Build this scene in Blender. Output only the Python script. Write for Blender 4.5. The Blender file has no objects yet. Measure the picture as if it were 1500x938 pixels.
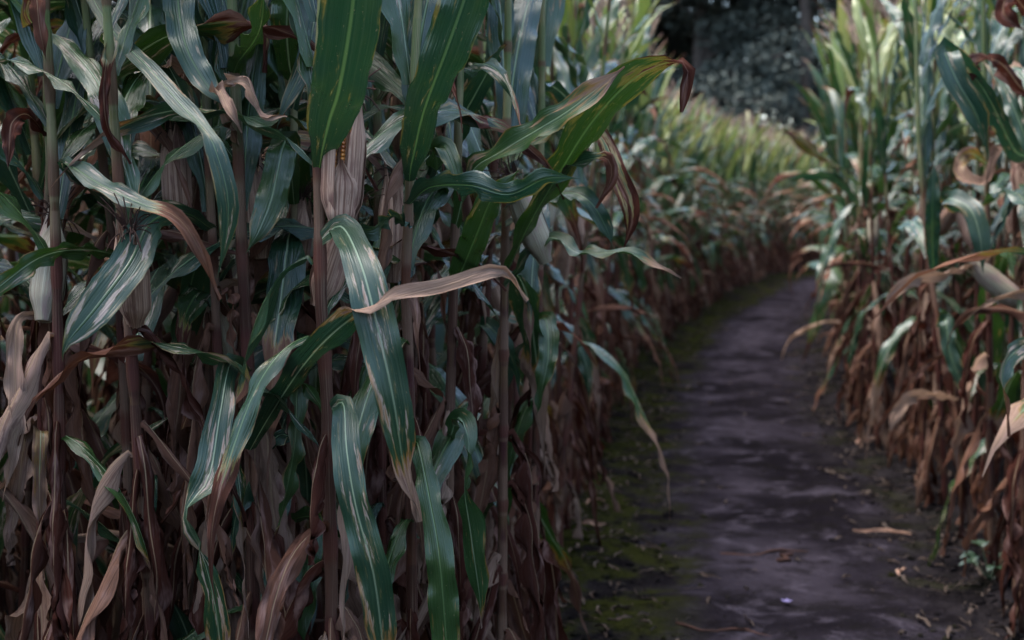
import bpy, math, random
import numpy as np
from mathutils import Vector
rad = math.radians
SC = bpy.context.scene
COL = SC.collection
random.seed(7)
RNG = np.random.default_rng(11)

# ------------------------------------------------------------------ camera, sky, sun, exposure
CAM_H, FPX, PITCH = 1.35, 2083.0, rad(5.07)
cam = bpy.data.cameras.new('camera')
cam.lens = 50.0; cam.sensor_width = 36.0
cam.clip_start = 0.05; cam.clip_end = 3000
cam.dof.use_dof = True; cam.dof.focus_distance = 2.3; cam.dof.aperture_fstop = 4.5
camo = bpy.data.objects.new('camera', cam); COL.objects.link(camo)
camo.location = (0, 0, CAM_H); camo.rotation_euler = (rad(90) - PITCH, 0, 0)
SC.camera = camo

SUN_EL, SUN_AZ = 74.0, -75.0            # elevation, azimuth from +Y (into the picture) towards +X (right)
w = bpy.data.worlds.new('World'); SC.world = w; w.use_nodes = True
nt = w.node_tree; bg = nt.nodes['Background']
sky = nt.nodes.new('ShaderNodeTexSky'); sky.sky_type = 'NISHITA'; sky.sun_disc = False
sky.sun_elevation = rad(SUN_EL); sky.sun_rotation = rad(SUN_AZ)
sky.air_density = 1.0; sky.dust_density = 2.5; sky.ozone_density = 2.0
nt.links.new(sky.outputs[0], bg.inputs['Color']); bg.inputs['Strength'].default_value = 0.15
sun = bpy.data.lights.new('sun', 'SUN'); sun.energy = 1.3; sun.angle = rad(40); sun.color = (1.0, 0.97, 0.94)
suno = bpy.data.objects.new('sun', sun); COL.objects.link(suno)
sd = Vector((math.sin(rad(SUN_AZ)) * math.cos(rad(SUN_EL)), math.cos(rad(SUN_AZ)) * math.cos(rad(SUN_EL)), math.sin(rad(SUN_EL))))
suno.rotation_euler = sd.to_track_quat('Z', 'Y').to_euler()
SC.view_settings.view_transform = 'Standard'; SC.view_settings.look = 'None'
SC.view_settings.gamma = 1.0; SC.view_settings.exposure = 2.42
SC.render.engine = 'CYCLES'
SC.cycles.max_bounces = 6; SC.cycles.diffuse_bounces = 3; SC.cycles.glossy_bounces = 2
SC.cycles.transmission_bounces = 3; SC.cycles.transparent_max_bounces = 4
SC.cycles.use_denoising = True
SC.cycles.use_adaptive_sampling = False

def at(px, py, Y):
    """photo pixel (1500 x 938) at world depth Y -> world point"""
    dx = (px - 750.0) / FPX; dy = -(py - 469.0) / FPX
    d = np.array([dx, math.cos(PITCH) + dy * math.sin(PITCH), -math.sin(PITCH) + dy * math.cos(PITCH)])
    return np.array([0, 0, CAM_H]) + d * (Y / d[1])

def proj(p):
    d = np.asarray(p, float) - np.array([0, 0, CAM_H])
    f = d[1] * math.cos(PITCH) - d[2] * math.sin(PITCH)
    u = d[1] * math.sin(PITCH) + d[2] * math.cos(PITCH)
    if f <= 0.05: return (9e9, 9e9)
    return (750 + FPX * d[0] / f, 469 - FPX * u / f)

# ------------------------------------------------------------------ helpers
def props(o, label=None, cat=None, group=None, kind=None):
    if label: o['label'] = label
    if cat: o['category'] = cat
    if group: o['group'] = group
    if kind: o['kind'] = kind
    return o

def empty(name, loc, rz=0.0):
    o = bpy.data.objects.new(name, None); COL.objects.link(o)
    o.empty_display_size = 0.1; o.location = loc; o.rotation_euler = (0, 0, rz)
    return o

def link(name, me, parent=None, loc=(0, 0, 0), rot=(0, 0, 0), scale=(1, 1, 1)):
    o = bpy.data.objects.new(name, me); COL.objects.link(o)
    o.location = loc; o.rotation_euler = rot; o.scale = scale
    if parent is not None: o.parent = parent
    return o

class Geo:
    """quad soup with two vector attributes: luv = (across, metres along, fraction along), lat = (dry, lesions, random)"""
    def __init__(s): s.v = []; s.q = []; s.luv = []; s.lat = []; s.n = 0
    def add(s, v, q, luv, lat):
        s.v.append(v); s.q.append(q + s.n); s.luv.append(luv); s.lat.append(lat); s.n += len(v)
    def merge(s, g, R=None, t=None, rnd=None, scale=1.0):
        v, q, luv, lat = g.arrays()
        v = v * scale
        if R is not None: v = v @ R.T
        if t is not None: v = v + t
        if rnd is not None: lat = lat.copy(); lat[:, 2] = (lat[:, 2] + rnd) % 1.0
        s.add(v, q, luv, lat)
    def arrays(s):
        if len(s.v) > 1:
            s.v = [np.concatenate(s.v)]; s.q = [np.concatenate(s.q)]; s.luv = [np.concatenate(s.luv)]; s.lat = [np.concatenate(s.lat)]
        return s.v[0], s.q[0], s.luv[0], s.lat[0]
    def mesh(s, name, mat, smooth=True):
        v, q, luv, lat = s.arrays()
        me = bpy.data.meshes.new(name)
        me.vertices.add(len(v)); me.vertices.foreach_set('co', np.ascontiguousarray(v, dtype=np.float32).ravel())
        me.loops.add(q.size); me.loops.foreach_set('vertex_index', np.ascontiguousarray(q, dtype=np.int32).ravel())
        me.polygons.add(len(q)); me.polygons.foreach_set('loop_start', np.arange(0, q.size, 4, dtype=np.int32))
        if smooth: me.polygons.foreach_set('use_smooth', np.ones(len(q), dtype=bool))
        for nm, a in (('luv', luv), ('lat', lat)):
            at_ = me.attributes.new(nm, 'FLOAT_VECTOR', 'POINT')
            at_.data.foreach_set('vector', np.ascontiguousarray(a, dtype=np.float32).ravel())
        me.update(calc_edges=True)
        me.materials.append(mat)
        return me

def grid_quads(n, m, wrap=False):
    i = np.arange(n - 1)[:, None]; j = np.arange(m if wrap else m - 1)[None, :]
    j2 = (j + 1) % m
    a = i * m + j; b = i * m + j2; c = (i + 1) * m + j2; d = (i + 1) * m + j
    return np.stack([a, b, c, d], -1).reshape(-1, 4)

def norm(a): return a / np.maximum(np.linalg.norm(a, axis=-1, keepdims=True), 1e-9)
def sstep(a, b, x): t = np.clip((x - a) / (b - a), 0, 1); return t * t * (3 - 2 * t)

def catmull(P, n):
    P = np.asarray(P, float)
    P = np.vstack([2 * P[0] - P[1], P, 2 * P[-1] - P[-2]])
    m = len(P) - 3
    # parametrise by chord length of the first three columns
    seg = np.linalg.norm(np.diff(P[1:-1, :3], axis=0), axis=1) + 1e-6
    cum = np.concatenate([[0], np.cumsum(seg)]); tt = np.linspace(0, cum[-1], n)
    out = []
    for t in tt:
        k = min(int(np.searchsorted(cum, t, 'right')) - 1, m - 1); k = max(k, 0)
        u = (t - cum[k]) / seg[k]
        p0, p1, p2, p3 = P[k], P[k + 1], P[k + 2], P[k + 3]
        out.append(0.5 * (2 * p1 + (p2 - p0) * u + (2 * p0 - 5 * p1 + 4 * p2 - p3) * u * u + (-p0 + 3 * p1 - 3 * p2 + p3) * u ** 3))
    return np.array(out)

def blade(c, wd, width, nu=7, fold=0.35, ruffle=0.008, rfreq=3.0, dry=None, les=0.3, rnd=0.5, crumple=0.0, curl=0.0, rng=RNG):
    """one maize leaf blade from centreline c (n,3), across direction wd, width (n)"""
    n = len(c); T = norm(np.gradient(c, axis=0)); wd = norm(wd - (wd * T).sum(1, keepdims=True) * T); N = np.cross(T, wd)
    seg = np.linalg.norm(np.diff(c, axis=0), axis=1); s = np.concatenate([[0], np.cumsum(seg)]); v = s / s[-1]
    u = np.linspace(-1, 1, nu)
    U, V = np.meshgrid(u, v); S = s[:, None] * np.ones_like(U)
    hw = (width / 2)[:, None]
    au = np.abs(U)
    fo = np.asarray(fold) * np.ones(n)
    ang = fo[:, None] + curl * au
    dd = (np.zeros(n) if dry is None else np.asarray(dry, float) * np.ones(n))[:, None]
    rag = np.cumsum(rng.normal(0, 1, (n, 2)), axis=0); rag = rag - np.linspace(0, 1, n)[:, None] * rag[-1]
    ragU = np.where(U < 0, rag[:, :1], rag[:, 1:]) * .018 + np.where(U < 0, rng.uniform(0, 1, (n, 1)), rng.uniform(0, 1, (n, 1))) * -.05
    hw = hw * (1 - .22 * dd)
    x = hw * U * np.cos(ang) * (1 + np.clip(ragU, -.25, .1) * au ** 2 * (1 + dd)); z = hw * au * np.sin(ang)
    if crumple == 0 and nu > 3 and dd.max() > .3:
        k = rng.uniform(10, 34, (5, 2)) * np.array([[0.22, 1.0]]); pp = rng.uniform(0, 6.28, 5)
        z = z + .007 * dd * sum(np.sin(k[i, 0] * U + k[i, 1] * V + pp[i]) for i in range(5)) / 4 * (0.3 + au)
    ph = rng.uniform(0, 6.28, 4)
    env = np.sin(np.pi * np.clip(V * 1.02, 0, 1)) ** 0.5
    f1 = rfreq * 2 * np.pi
    rl = np.sin(f1 * V * 1.9 + ph[0] + 0.8 * np.sin(f1 * V * .7 + ph[2])); rr = np.sin(f1 * V * 1.7 + ph[1] + 0.9 * np.sin(f1 * V * .8 + ph[3]))
    z = z + ruffle * env * au ** 1.6 * np.where(U < 0, rl, rr)
    if crumple > 0:
        k = rng.uniform(8, 38, (5, 2)) * np.array([[0.25, 1.0]]); pp = rng.uniform(0, 6.28, 5)
        cr = sum(np.sin(k[i, 0] * U + k[i, 1] * V + pp[i]) for i in range(5)) / 5
        cr2 = sum(np.sin(k[i, 0] * U * 1.3 - k[i, 1] * V * .8 + pp[i] * 2) for i in range(5)) / 5
        z = z + crumple * cr * (0.3 + au); x = x * (1 + 0.5 * cr2 * au)
    p = c[:, None, :] + wd[:, None, :] * x[..., None] + N[:, None, :] * z[..., None]
    d = np.zeros_like(V) if dry is None else np.asarray(dry)[:, None] * np.ones_like(U)
    d = np.clip(d + 0.24 * au ** 5 * (0.35 + V), 0, 1)
    g = Geo()
    luv = np.stack([U, S, V], -1).reshape(-1, 3)
    lat = np.stack([d, np.full_like(d, les), np.full_like(d, rnd)], -1).reshape(-1, 3)
    g.add(p.reshape(-1, 3), grid_quads(n, nu), luv, lat)
    return g

def width_profile(v, w):
    return w * (0.42 + 0.58 * sstep(0, 0.22, v)) * (1 - sstep(0.45, 1.0, v) ** 1.5 * 0.97)

def lib_leaf(kind, rng, n=34, nu=7):
    """leaf in its own frame: origin on the stalk, growing towards +X"""
    u = rng.uniform
    pale = kind == 'pale'
    if kind in ('up', 'pale'):
        th0, th1, L, W, p = u(8, 24), u(34, 112), u(.60, .86), u(.052, .088), u(1.4, 2.6)
        fold, ruf, dry0, les, tw, cr = u(.2, .45), .012, u(.88, 1.15), u(.1, .9), u(-80, 80), 0
    elif kind == 'arch':
        th0, th1, L, W, p = u(30, 48), u(140, 178), u(.58, .88), u(.042, .078), u(.8, 1.4)
        fold, ruf, dry0, les, tw, cr = u(.15, .4), .013, u(.55, 1.0), u(.3, .9), u(-90, 90), 0
    elif kind == 'hang':
        th0, th1, L, W, p = u(35, 60), u(170, 184), u(.45, .75), u(.045, .078), u(.14, .32)
        fold, ruf, dry0, les, tw, cr = u(.1, .5), .009, u(.5, 1.05), u(.3, 1.0), u(-120, 120), .002
    elif kind == 'dead':
        th0, th1, L, W, p = u(30, 85), u(168, 186), u(.28, .56), u(.045, .085), u(.06, .2)
        fold, ruf, dry0, les, tw, cr = u(.05, .7), .009, -1, 0, u(-300, 300), .019
    elif kind == 'stick':                                          # dead leaf that juts out and curls
        th0, th1, L, W, p = u(40, 80), u(110, 230), u(.3, .55), u(.03, .06), u(.9, 1.8)
        fold, ruf, dry0, les, tw, cr = u(.3, .9), .007, -1, 0, u(-260, 260), .008
    else:                                                          # 'top'
        th0, th1, L, W, p = u(6, 22), u(14, 80), u(.34, .55), u(.035, .06), u(1.2, 2)
        fold, ruf, dry0, les, tw, cr = u(.25, .5), .005, u(.6, 1.1), u(2.1, 2.6), u(-60, 60), 0
    if pale: les = 2 + les * .6
    if nu == 3: W *= 1.3
    v = np.linspace(0, 1, n)
    th = np.radians(th0 + (th1 - th0) * v ** p)
    yaw = np.cumsum(rng.normal(0, 1, n)) * 0.035 * (2 if kind in ('dead', 'stick') else 1) + u(-.25, .25) * v
    if kind in ('dead', 'stick', 'hang'): th = th + 0.12 * np.sin(v * u(6, 14) + u(0, 6))
    d = np.stack([np.sin(th) * np.cos(yaw), np.sin(th) * np.sin(yaw), np.cos(th)], 1)
    c = np.vstack([[0, 0, 0], np.cumsum(d[:-1] * L / (n - 1), axis=0)]) + np.array([.008, 0, 0])
    T = norm(np.gradient(c, axis=0)); side = np.array([0, 1.0, 0]) * np.ones((n, 1))
    a = np.radians(tw) * v ** 1.3
    side = norm(side - (side * T).sum(1, keepdims=True) * T); B = np.cross(T, side)
    wd = side * np.cos(a)[:, None] + B * np.sin(a)[:, None]
    dry = np.ones(n) if dry0 < 0 else sstep(dry0 - .18, dry0 + .12, v)
    return blade(c, -wd, width_profile(v, W), nu, fold, ruf, L * 4.5, dry, les, rng.uniform(), cr, curl=(u(.0, 1.1) if cr > .005 else 0), rng=rng)

def tube(path, r, seg=8, luvs=None, rnd=0.5, dryv=0.0, close=True):
    path = np.asarray(path, float); n = len(path); r = np.asarray(r, float) * np.ones(n)
    T = norm(np.gradient(path, axis=0)); ref = np.array([1.0, 0.1, 0.05]) if abs(T[0][0]) < .8 else np.array([0, 0.1, 1.0])
    A = norm(np.cross(T, ref)); B = np.cross(T, A)
    a = np.linspace(0, 2 * np.pi, seg, endpoint=False)
    p = path[:, None, :] + r[:, None, None] * (A[:, None, :] * np.cos(a)[None, :, None] + B[:, None, :] * np.sin(a)[None, :, None])
    s = np.concatenate([[0], np.cumsum(np.linalg.norm(np.diff(path, axis=0), axis=1))])
    U = np.cos(a)[None, :] * np.ones((n, 1)); S = s[:, None] * np.ones((1, seg)); W = (luvs if luvs is not None else s / s[-1])[:, None] * np.ones((1, seg))
    D = (dryv if np.ndim(dryv) else np.full(n, dryv))[:, None] * np.ones((1, seg))
    g = Geo(); q = grid_quads(n, seg, True)
    v = p.reshape(-1, 3); luv = np.stack([U, S, W], -1).reshape(-1, 3); lat = np.stack([D, np.sin(a)[None, :] * np.ones((n, 1)), np.full((n, seg), rnd)], -1).reshape(-1, 3)
    if close:
        v = np.vstack([v, path[0], path[-1]]); m = len(v)
        luv = np.vstack([luv, luv[0], luv[-1]]); lat = np.vstack([lat, lat[0], lat[-1]])
        j = np.arange(0, seg, 2)
        b = np.stack([(j + 2) % seg, (j + 1) % seg, j, np.full_like(j, m - 2)], 1)
        e = (n - 1) * seg
        t = np.stack([e + j, e + (j + 1) % seg, e + (j + 2) % seg, np.full_like(j, m - 1)], 1)
        q = np.vstack([q, b, t])
    g.add(v, q, luv, lat); return g

# ------------------------------------------------------------------ materials
def new_mat(name):
    m = bpy.data.materials.new(name); m.use_nodes = True
    t = m.node_tree
    for n in list(t.nodes): t.nodes.remove(n)
    return m, t
class NB:
    """little node builder"""
    def __init__(s, t): s.t = t
    def node(s, ty, **kw):
        n = s.t.nodes.new(ty)
        for k, v in kw.items(): setattr(n, k, v)
        return n
    def put(s, sock, v):
        if isinstance(v, bpy.types.NodeSocket): s.t.links.new(v, sock)
        elif v is not None: sock.default_value = v
    def math(s, op, a, b=None, c=None, clamp=False):
        n = s.node('ShaderNodeMath', operation=op, use_clamp=clamp)
        s.put(n.inputs[0], a)
        if b is not None: s.put(n.inputs[1], b)
        if c is not None: s.put(n.inputs[2], c)
        return n.outputs[0]
    def comb(s, x, y, z):
        n = s.node('ShaderNodeCombineXYZ')
        for i, v in enumerate((x, y, z)): s.put(n.inputs[i], v)
        return n.outputs[0]
    def noise(s, vec, scale, detail=2, rough=.5, dist=0):
        n = s.node('ShaderNodeTexNoise'); s.put(n.inputs['Vector'], vec)
        n.inputs['Scale'].default_value = scale; n.inputs['Detail'].default_value = detail
        n.inputs['Roughness'].default_value = rough; n.inputs['Distortion'].default_value = dist
        return n.outputs[0]
    def step(s, x, a, b):
        n = s.node('ShaderNodeMapRange', interpolation_type='SMOOTHSTEP'); s.put(n.inputs[0], x)
        s.put(n.inputs[1], a); s.put(n.inputs[2], b); n.inputs[3].default_value = 0; n.inputs[4].default_value = 1
        return n.outputs[0]
    def mix(s, f, a, b):
        n = s.node('ShaderNodeMix', data_type='RGBA'); s.put(n.inputs[0], f)
        s.put(n.inputs[6], a if isinstance(a, bpy.types.NodeSocket) else (*a, 1)); s.put(n.inputs[7], b if isinstance(b, bpy.types.NodeSocket) else (*b, 1))
        return n.outputs[2]
    def attr(s, name):
        a = s.node('ShaderNodeAttribute', attribute_name=name); x = s.node('ShaderNodeSeparateXYZ'); s.t.links.new(a.outputs['Vector'], x.inputs[0])
        return x.outputs
    def bump(s, h, strength, dist):
        n = s.node('ShaderNodeBump'); s.put(n.inputs['Height'], h); n.inputs['Strength'].default_value = strength; n.inputs['Distance'].default_value = dist
        return n.outputs[0]
    def matte(s, col, normal=None):
        b = s.node('ShaderNodeBsdfDiffuse'); s.put(b.inputs['Color'], col); b.inputs['Roughness'].default_value = .8
        if normal is not None: s.put(b.inputs['Normal'], normal)
        return b.outputs[0]
    def out(s, sh): o = s.node('ShaderNodeOutputMaterial'); s.t.links.new(sh, o.inputs[0])
    def bsdf(s, col, rough, normal=None, spec=.5):
        b = s.node('ShaderNodeBsdfPrincipled'); s.put(b.inputs['Base Color'], col if isinstance(col, bpy.types.NodeSocket) else (*col, 1)); s.put(b.inputs['Roughness'], rough)
        s.put(b.inputs['Specular IOR Level'], spec)
        if normal is not None: s.put(b.inputs['Normal'], normal)
        return b.outputs[0]

def leaf_material(name, far=False):
    m, t = new_mat(name); b = NB(t)
    u, s, v = b.attr('luv'); dry, les, rnd = b.attr('lat')
    oi = b.node('ShaderNodeObjectInfo').outputs['Random']
    oi = b.math('MULTIPLY', oi, b.math('LESS_THAN', rnd, 1.5)); r1 = b.math('FRACT', b.math('ADD', rnd, oi)); r2 = b.math('FRACT', b.math('MULTIPLY', r1, 7.31)); r3 = b.math('FRACT', b.math('MULTIPLY', r1, 23.7))
    off = b.math('MULTIPLY', r1, 91.0)
    lit_top = b.step(les, 1.4, 1.6); les = b.math('SUBTRACT', les, b.math('MULTIPLY', lit_top, 2.0))
    au = b.math('ABSOLUTE', u)
    veins = b.noise(b.comb(b.math('MULTIPLY', u, 22.0), b.math('MULTIPLY', s, 2.5), off), 1.0, 2, .6)
    lines = b.noise(b.comb(b.math('MULTIPLY', u, 8.0), b.math('MULTIPLY', s, 1.2), b.math('ADD', off, 3.0)), 1.0, 2, .6)
    soft = b.noise(b.comb(b.math('MULTIPLY', u, 1.4), b.math('MULTIPLY', s, 9.0), off), 1.0, 3, .6)
    les_n = b.noise(b.comb(b.math('MULTIPLY', u, 2.9), b.math('MULTIPLY', s, 11.0), b.math('ADD', off, 7.0)), 1.0, 4, .62, .25)
    # green
    g = b.mix(b.step(r2, .1, .95), (0.009, 0.031, 0.017), (0.021, 0.049, 0.010))
    g = b.mix(b.math('MULTIPLY', b.step(soft, .42, .75), .5), g, (0.030, 0.055, 0.018))
    g = b.mix(b.math('MULTIPLY', b.step(veins, .4, .75), .35), g, (0.042, 0.072, 0.034))
    g = b.mix(lit_top, g, b.mix(r3, (0.10, 0.145, 0.035), (0.25, 0.25, 0.085)))  # upper leaves: own yellow-green, plus skylight on the tops painted into the colour
    g = b.mix(b.math('MULTIPLY', b.step(lines, .5, .75), .28), g, (0.032, 0.058, 0.028))
    # pale lesions with a brownish rim
    thr = b.math('SUBTRACT', .72, b.math('MULTIPLY', les, .17))
    lm = b.step(les_n, thr, b.math('ADD', thr, .045))
    rim = b.step(les_n, b.math('SUBTRACT', thr, .05), thr)
    g = b.mix(b.math('MULTIPLY', rim, .45), g, (0.12, 0.10, 0.035))
    pale = b.mix(veins, (0.22, 0.155, 0.12), (0.40, 0.33, 0.28))
    g = b.mix(b.math('MULTIPLY', lm, .85), g, pale)
    spk = b.noise(b.comb(b.math('MULTIPLY', u, 9.0), b.math('MULTIPLY', s, 95.0), off), 1.0, 2, .6)
    g = b.mix(b.math('MULTIPLY', b.step(spk, .69, .74), .75), g, (0.15, 0.12, 0.07))
    g = b.mix(b.math('MULTIPLY', b.step(spk, .31, .27), .6), g, (0.012, 0.02, 0.008))
    # dry
    d = b.mix(b.step(r2, .0, .6), (0.140, 0.070, 0.045), (0.036, 0.0115, 0.008))
    d = b.mix(b.step(r3, .7, .97), d, (0.26, 0.175, 0.125))
    d = b.mix(b.math('MULTIPLY', b.step(veins, .35, .7), .55), d, (0.055, 0.028, 0.02))
    d = b.mix(b.math('MULTIPLY', b.step(soft, .5, .75), .6), d, (0.25, 0.155, 0.130))
    d = b.mix(b.math('MULTIPLY', b.step(les_n, .58, .66), .5), d, (0.07, 0.035, 0.03))
    dn = b.math('ADD', dry, b.math('MULTIPLY', b.math('SUBTRACT', les_n, .5), 1.7))
    yel = b.mix(r3, (0.12, 0.11, 0.03), (0.20, 0.10, 0.03))
    col = b.mix(b.math('MULTIPLY', b.step(dn, .22, .42), .8), g, yel)
    dm = b.step(dn, .42, .56)
    col = b.mix(dm, col, d)
    rib = b.math('SUBTRACT', 1.0, b.step(au, .025, .085))
    ribf = b.math('MULTIPLY', rib, b.math('SUBTRACT', 1.0, b.math('MULTIPLY', v, .75)))
    ribc = b.mix(dm, b.mix(b.step(r3, .3, .8), (0.10, 0.17, 0.06), (0.26, 0.33, 0.20)), (0.26, 0.18, 0.11))
    col = b.mix(b.math('MULTIPLY', ribf, .85), col, ribc)
    back = b.node('ShaderNodeNewGeometry').outputs['Backfacing']
    rough = b.math('ADD', b.math('ADD', .36 if far else .23, b.math('MULTIPLY', dm, .4)), b.math('MULTIPLY', back, .14))
    rough = b.math('ADD', rough, b.math('MULTIPLY', lm, .15), clamp=True)
    h = b.math('ADD', b.math('MULTIPLY', veins, .6), b.math('MULTIPLY', rib, -.9))
    h = b.math('ADD', h, b.math('ADD', b.math('MULTIPLY', soft, 1.5), b.math('MULTIPLY', lines, 1.3)))
    nrm = None if far else b.bump(h, .55, .0028)
    spec = b.math('SUBTRACT', .32 if far else .48, b.math('MULTIPLY', dm, .32 if far else .48))
    p = b.bsdf(col, rough, nrm, spec)
    tr = b.node('ShaderNodeBsdfTranslucent')
    hs = b.node('ShaderNodeHueSaturation'); hs.inputs['Saturation'].default_value = 1.15; hs.inputs['Value'].default_value = 1.5; b.put(hs.inputs['Color'], col)
    b.put(tr.inputs[0], hs.outputs[0])
    mx = b.node('ShaderNodeMixShader'); mx.inputs[0].default_value = .18
    t.links.new(p, mx.inputs[1]); t.links.new(tr.outputs[0], mx.inputs[2]); b.out(mx.outputs[0])
    return m

def stalk_material():
    m, t = new_mat('maize_stalk'); b = NB(t)
    u, s, z = b.attr('luv'); nd, sv, rnd = b.attr('lat')            # z = height in metres, nd = node ring
    oi = b.node('ShaderNodeObjectInfo').outputs['Random']; r = b.math('FRACT', b.math('ADD', rnd, oi)); r2 = b.math('FRACT', b.math('MULTIPLY', r, 9.7))
    off = b.math('MULTIPLY', r, 57.0)
    st = b.noise(b.comb(b.math('ADD', b.math('MULTIPLY', u, 6.0), off), b.math('MULTIPLY', sv, 6.0), b.math('MULTIPLY', s, 3.0)), 1.0, 3, .6)
    bl = b.noise(b.comb(off, b.math('MULTIPLY', s, 5.5), b.math('MULTIPLY', u, .6)), 1.0, 2, .5)
    low = b.mix(b.step(r2, .25, .75), (0.065, 0.016, 0.011), (0.09, 0.048, 0.024))
    low = b.mix(b.step(bl, .45, .6), low, (0.045, 0.014, 0.014))
    high = b.mix(b.step(bl, .4, .65), (0.075, 0.11, 0.035), (0.16, 0.15, 0.07))
    hz = b.math('ADD', z, b.math('MULTIPLY', b.math('SUBTRACT', bl, .5), .9))
    sh = b.math('MULTIPLY', b.step(nd, .25, .45), b.math('SUBTRACT', 1.0, b.step(nd, .6, .8))); nd = b.step(nd, .6, .9)
    cell = b.math('FRACT', b.math('MULTIPLY', b.math('SINE', b.math('ADD', b.math('MULTIPLY', b.math('FLOOR', b.math('DIVIDE', b.math('ADD', z, .055), .155)), 12.99), off)), 437.5))
    shc = b.mix(b.step(cell, .3, .9), (0.15, 0.088, 0.058), (0.045, 0.017, 0.012)); shc = b.mix(b.math('MULTIPLY', b.step(st, .42, .6), .6), shc, (0.055, 0.026, 0.02))
    low = b.mix(b.math('MULTIPLY', sh, .85), low, shc); high = b.mix(b.math('MULTIPLY', sh, b.step(cell, .55, .6)), high, (0.10, 0.125, 0.05))
    c = b.mix(b.step(hz, 1.15, 1.6), low, high)
    c = b.mix(b.math('MULTIPLY', b.step(st, .5, .75), .6), c, (0.24, 0.17, 0.11))
    c = b.mix(b.math('MULTIPLY', nd, .7), c, (0.085, 0.03, 0.022))
    b.out(b.bsdf(c, .5, b.bump(st, .8, .003), .12)); return m

def simple_streak(name, c1, c2, c3, rough=.7, scale=(3.0, 10.0), trans=0.0):
    m, t = new_mat(name); b = NB(t)
    u, s, v = b.attr('luv'); d, sv, rnd = b.attr('lat')
    oi = b.node('ShaderNodeObjectInfo').outputs['Random']; off = b.math('MULTIPLY', b.math('ADD', rnd, oi), 40.0)
    st = b.noise(b.comb(b.math('ADD', b.math('MULTIPLY', u, scale[1]), off), b.math('MULTIPLY', sv, scale[1]), b.math('MULTIPLY', s, scale[0])), 1.0, 3, .6)
    bl = b.noise(b.comb(off, b.math('MULTIPLY', s, 14.0), b.math('MULTIPLY', u, 1.0)), 1.0, 3, .6)
    c = b.mix(b.step(st, .38, .66), c1, c2); c = b.mix(b.math('MULTIPLY', b.step(bl, .5, .7), .75), c, c3)
    p = b.bsdf(c, rough, b.bump(st, .9, .003), .15)
    if trans:
        tr = b.node('ShaderNodeBsdfTranslucent'); b.put(tr.inputs[0], c)
        mx = b.node('ShaderNodeMixShader'); mx.inputs[0].default_value = trans
        t.links.new(p, mx.inputs[1]); t.links.new(tr.outputs[0], mx.inputs[2]); p = mx.outputs[0]
    b.out(p); return m

M_LEAF = leaf_material('maize_leaf'); M_FAR = leaf_material('maize_leaf_distant', True)
M_STALK = stalk_material()
M_HUSK = simple_streak('dry_husk', (0.44, 0.285, 0.20), (0.17, 0.09, 0.06), (0.13, 0.055, 0.045), .75, (4.0, 6.0), .12)
M_HUSKG = simple_streak('pale_husk', (0.42, 0.38, 0.27), (0.30, 0.24, 0.16), (0.34, 0.22, 0.20), .6, (3.0, 9.0), .12)
M_SILK = simple_streak('silk', (0.035, 0.018, 0.014), (0.07, 0.03, 0.02), (0.02, 0.012, 0.01), .8)
M_TASSEL = simple_streak('tassel_dry', (0.36, 0.27, 0.19), (0.26, 0.16, 0.11), (0.30, 0.16, 0.14), .75, trans=.2)
def kernel_material():
    m, t = new_mat('kernels'); b = NB(t); oi = b.attr('lat')
    c = b.mix(b.step(oi[2], 0.1, .9), (0.34, 0.13, 0.018), (0.20, 0.06, 0.012)); b.out(b.bsdf(c, .35)); return m
M_KERN = kernel_material()

# ------------------------------------------------------------------ terrain functions
LEFT_EDGE = np.array([(-4.5, 3.3), (-2.2, 2.75), (-1.2, 2.55), (-0.35, 2.35), (-0.2, 2.9), (-0.09, 3.6), (0.08, 4.7), (0.31, 6.6), (0.60, 8.9), (1.15, 12.0), (1.81, 15.1), (3.6, 21.5), (5.2, 25.4), (9.0, 31.0), (15.0, 36.0)])
RIGHT_EDGE = np.array([(1.62, -1.0), (1.64, 3.6), (1.80, 5.4), (1.90, 7.1), (2.22, 8.9), (3.08, 13.0), (4.3, 18.0), (6.5, 23.8), (9.8, 28.2), (15.0, 32.0)])
PATH = np.array([(0.2, -6.0), (0.45, 0.0), (0.72, 3.0), (1.0, 5.0), (1.22, 7.1), (1.42, 8.9), (2.05, 12.2), (2.75, 15.3), (4.05, 19.5), (5.6, 23.9), (9.0, 29.2), (15.0, 34.0)])
CL = catmull(np.column_stack([PATH, np.zeros(len(PATH))]), 260)[:, :2]

def path_dist(x, y):
    """signed distance to the path centre line (left negative)"""
    x = np.asarray(x, float).ravel(); y = np.asarray(y, float).ravel(); P = np.stack([x, y], 1)
    out = np.empty(len(P)); T = norm(np.gradient(CL, axis=0))
    for i in range(0, len(P), 20000):
        d = P[i:i + 20000, None, :] - CL[None]; k = (d ** 2).sum(-1).argmin(1)
        dd = d[np.arange(len(k)), k]; tt = T[k]
        r = np.hypot(dd[:, 0], dd[:, 1]); out[i:i + 20000] = np.sign(dd[:, 0] * tt[:, 1] - dd[:, 1] * tt[:, 0]) * r
    return out
_w = [(RNG.uniform(.6, 9) , RNG.uniform(0, 6.28), RNG.uniform(0, 6.28)) for _ in range(16)]
def bumpy(x, y):
    h = 0
    for f, a, p in _w: h = h + (0.012 / (0.6 + f * .55)) * np.sin(f * (x * math.cos(a) + y * math.sin(a)) * 1.7 + p + .7 * np.sin(f * .6 * (y * math.cos(a) - x * math.sin(a))))
    return h
def ground_z(x, y, pd=None):
    x = np.asarray(x, float); y = np.asarray(y, float)
    if pd is None: pd = path_dist(x, y).reshape(x.shape)
    side = sstep(.45, .85, np.abs(pd))
    return bumpy(x, y) * (0.6 + 1.4 * side) + 0.045 * side

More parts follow.
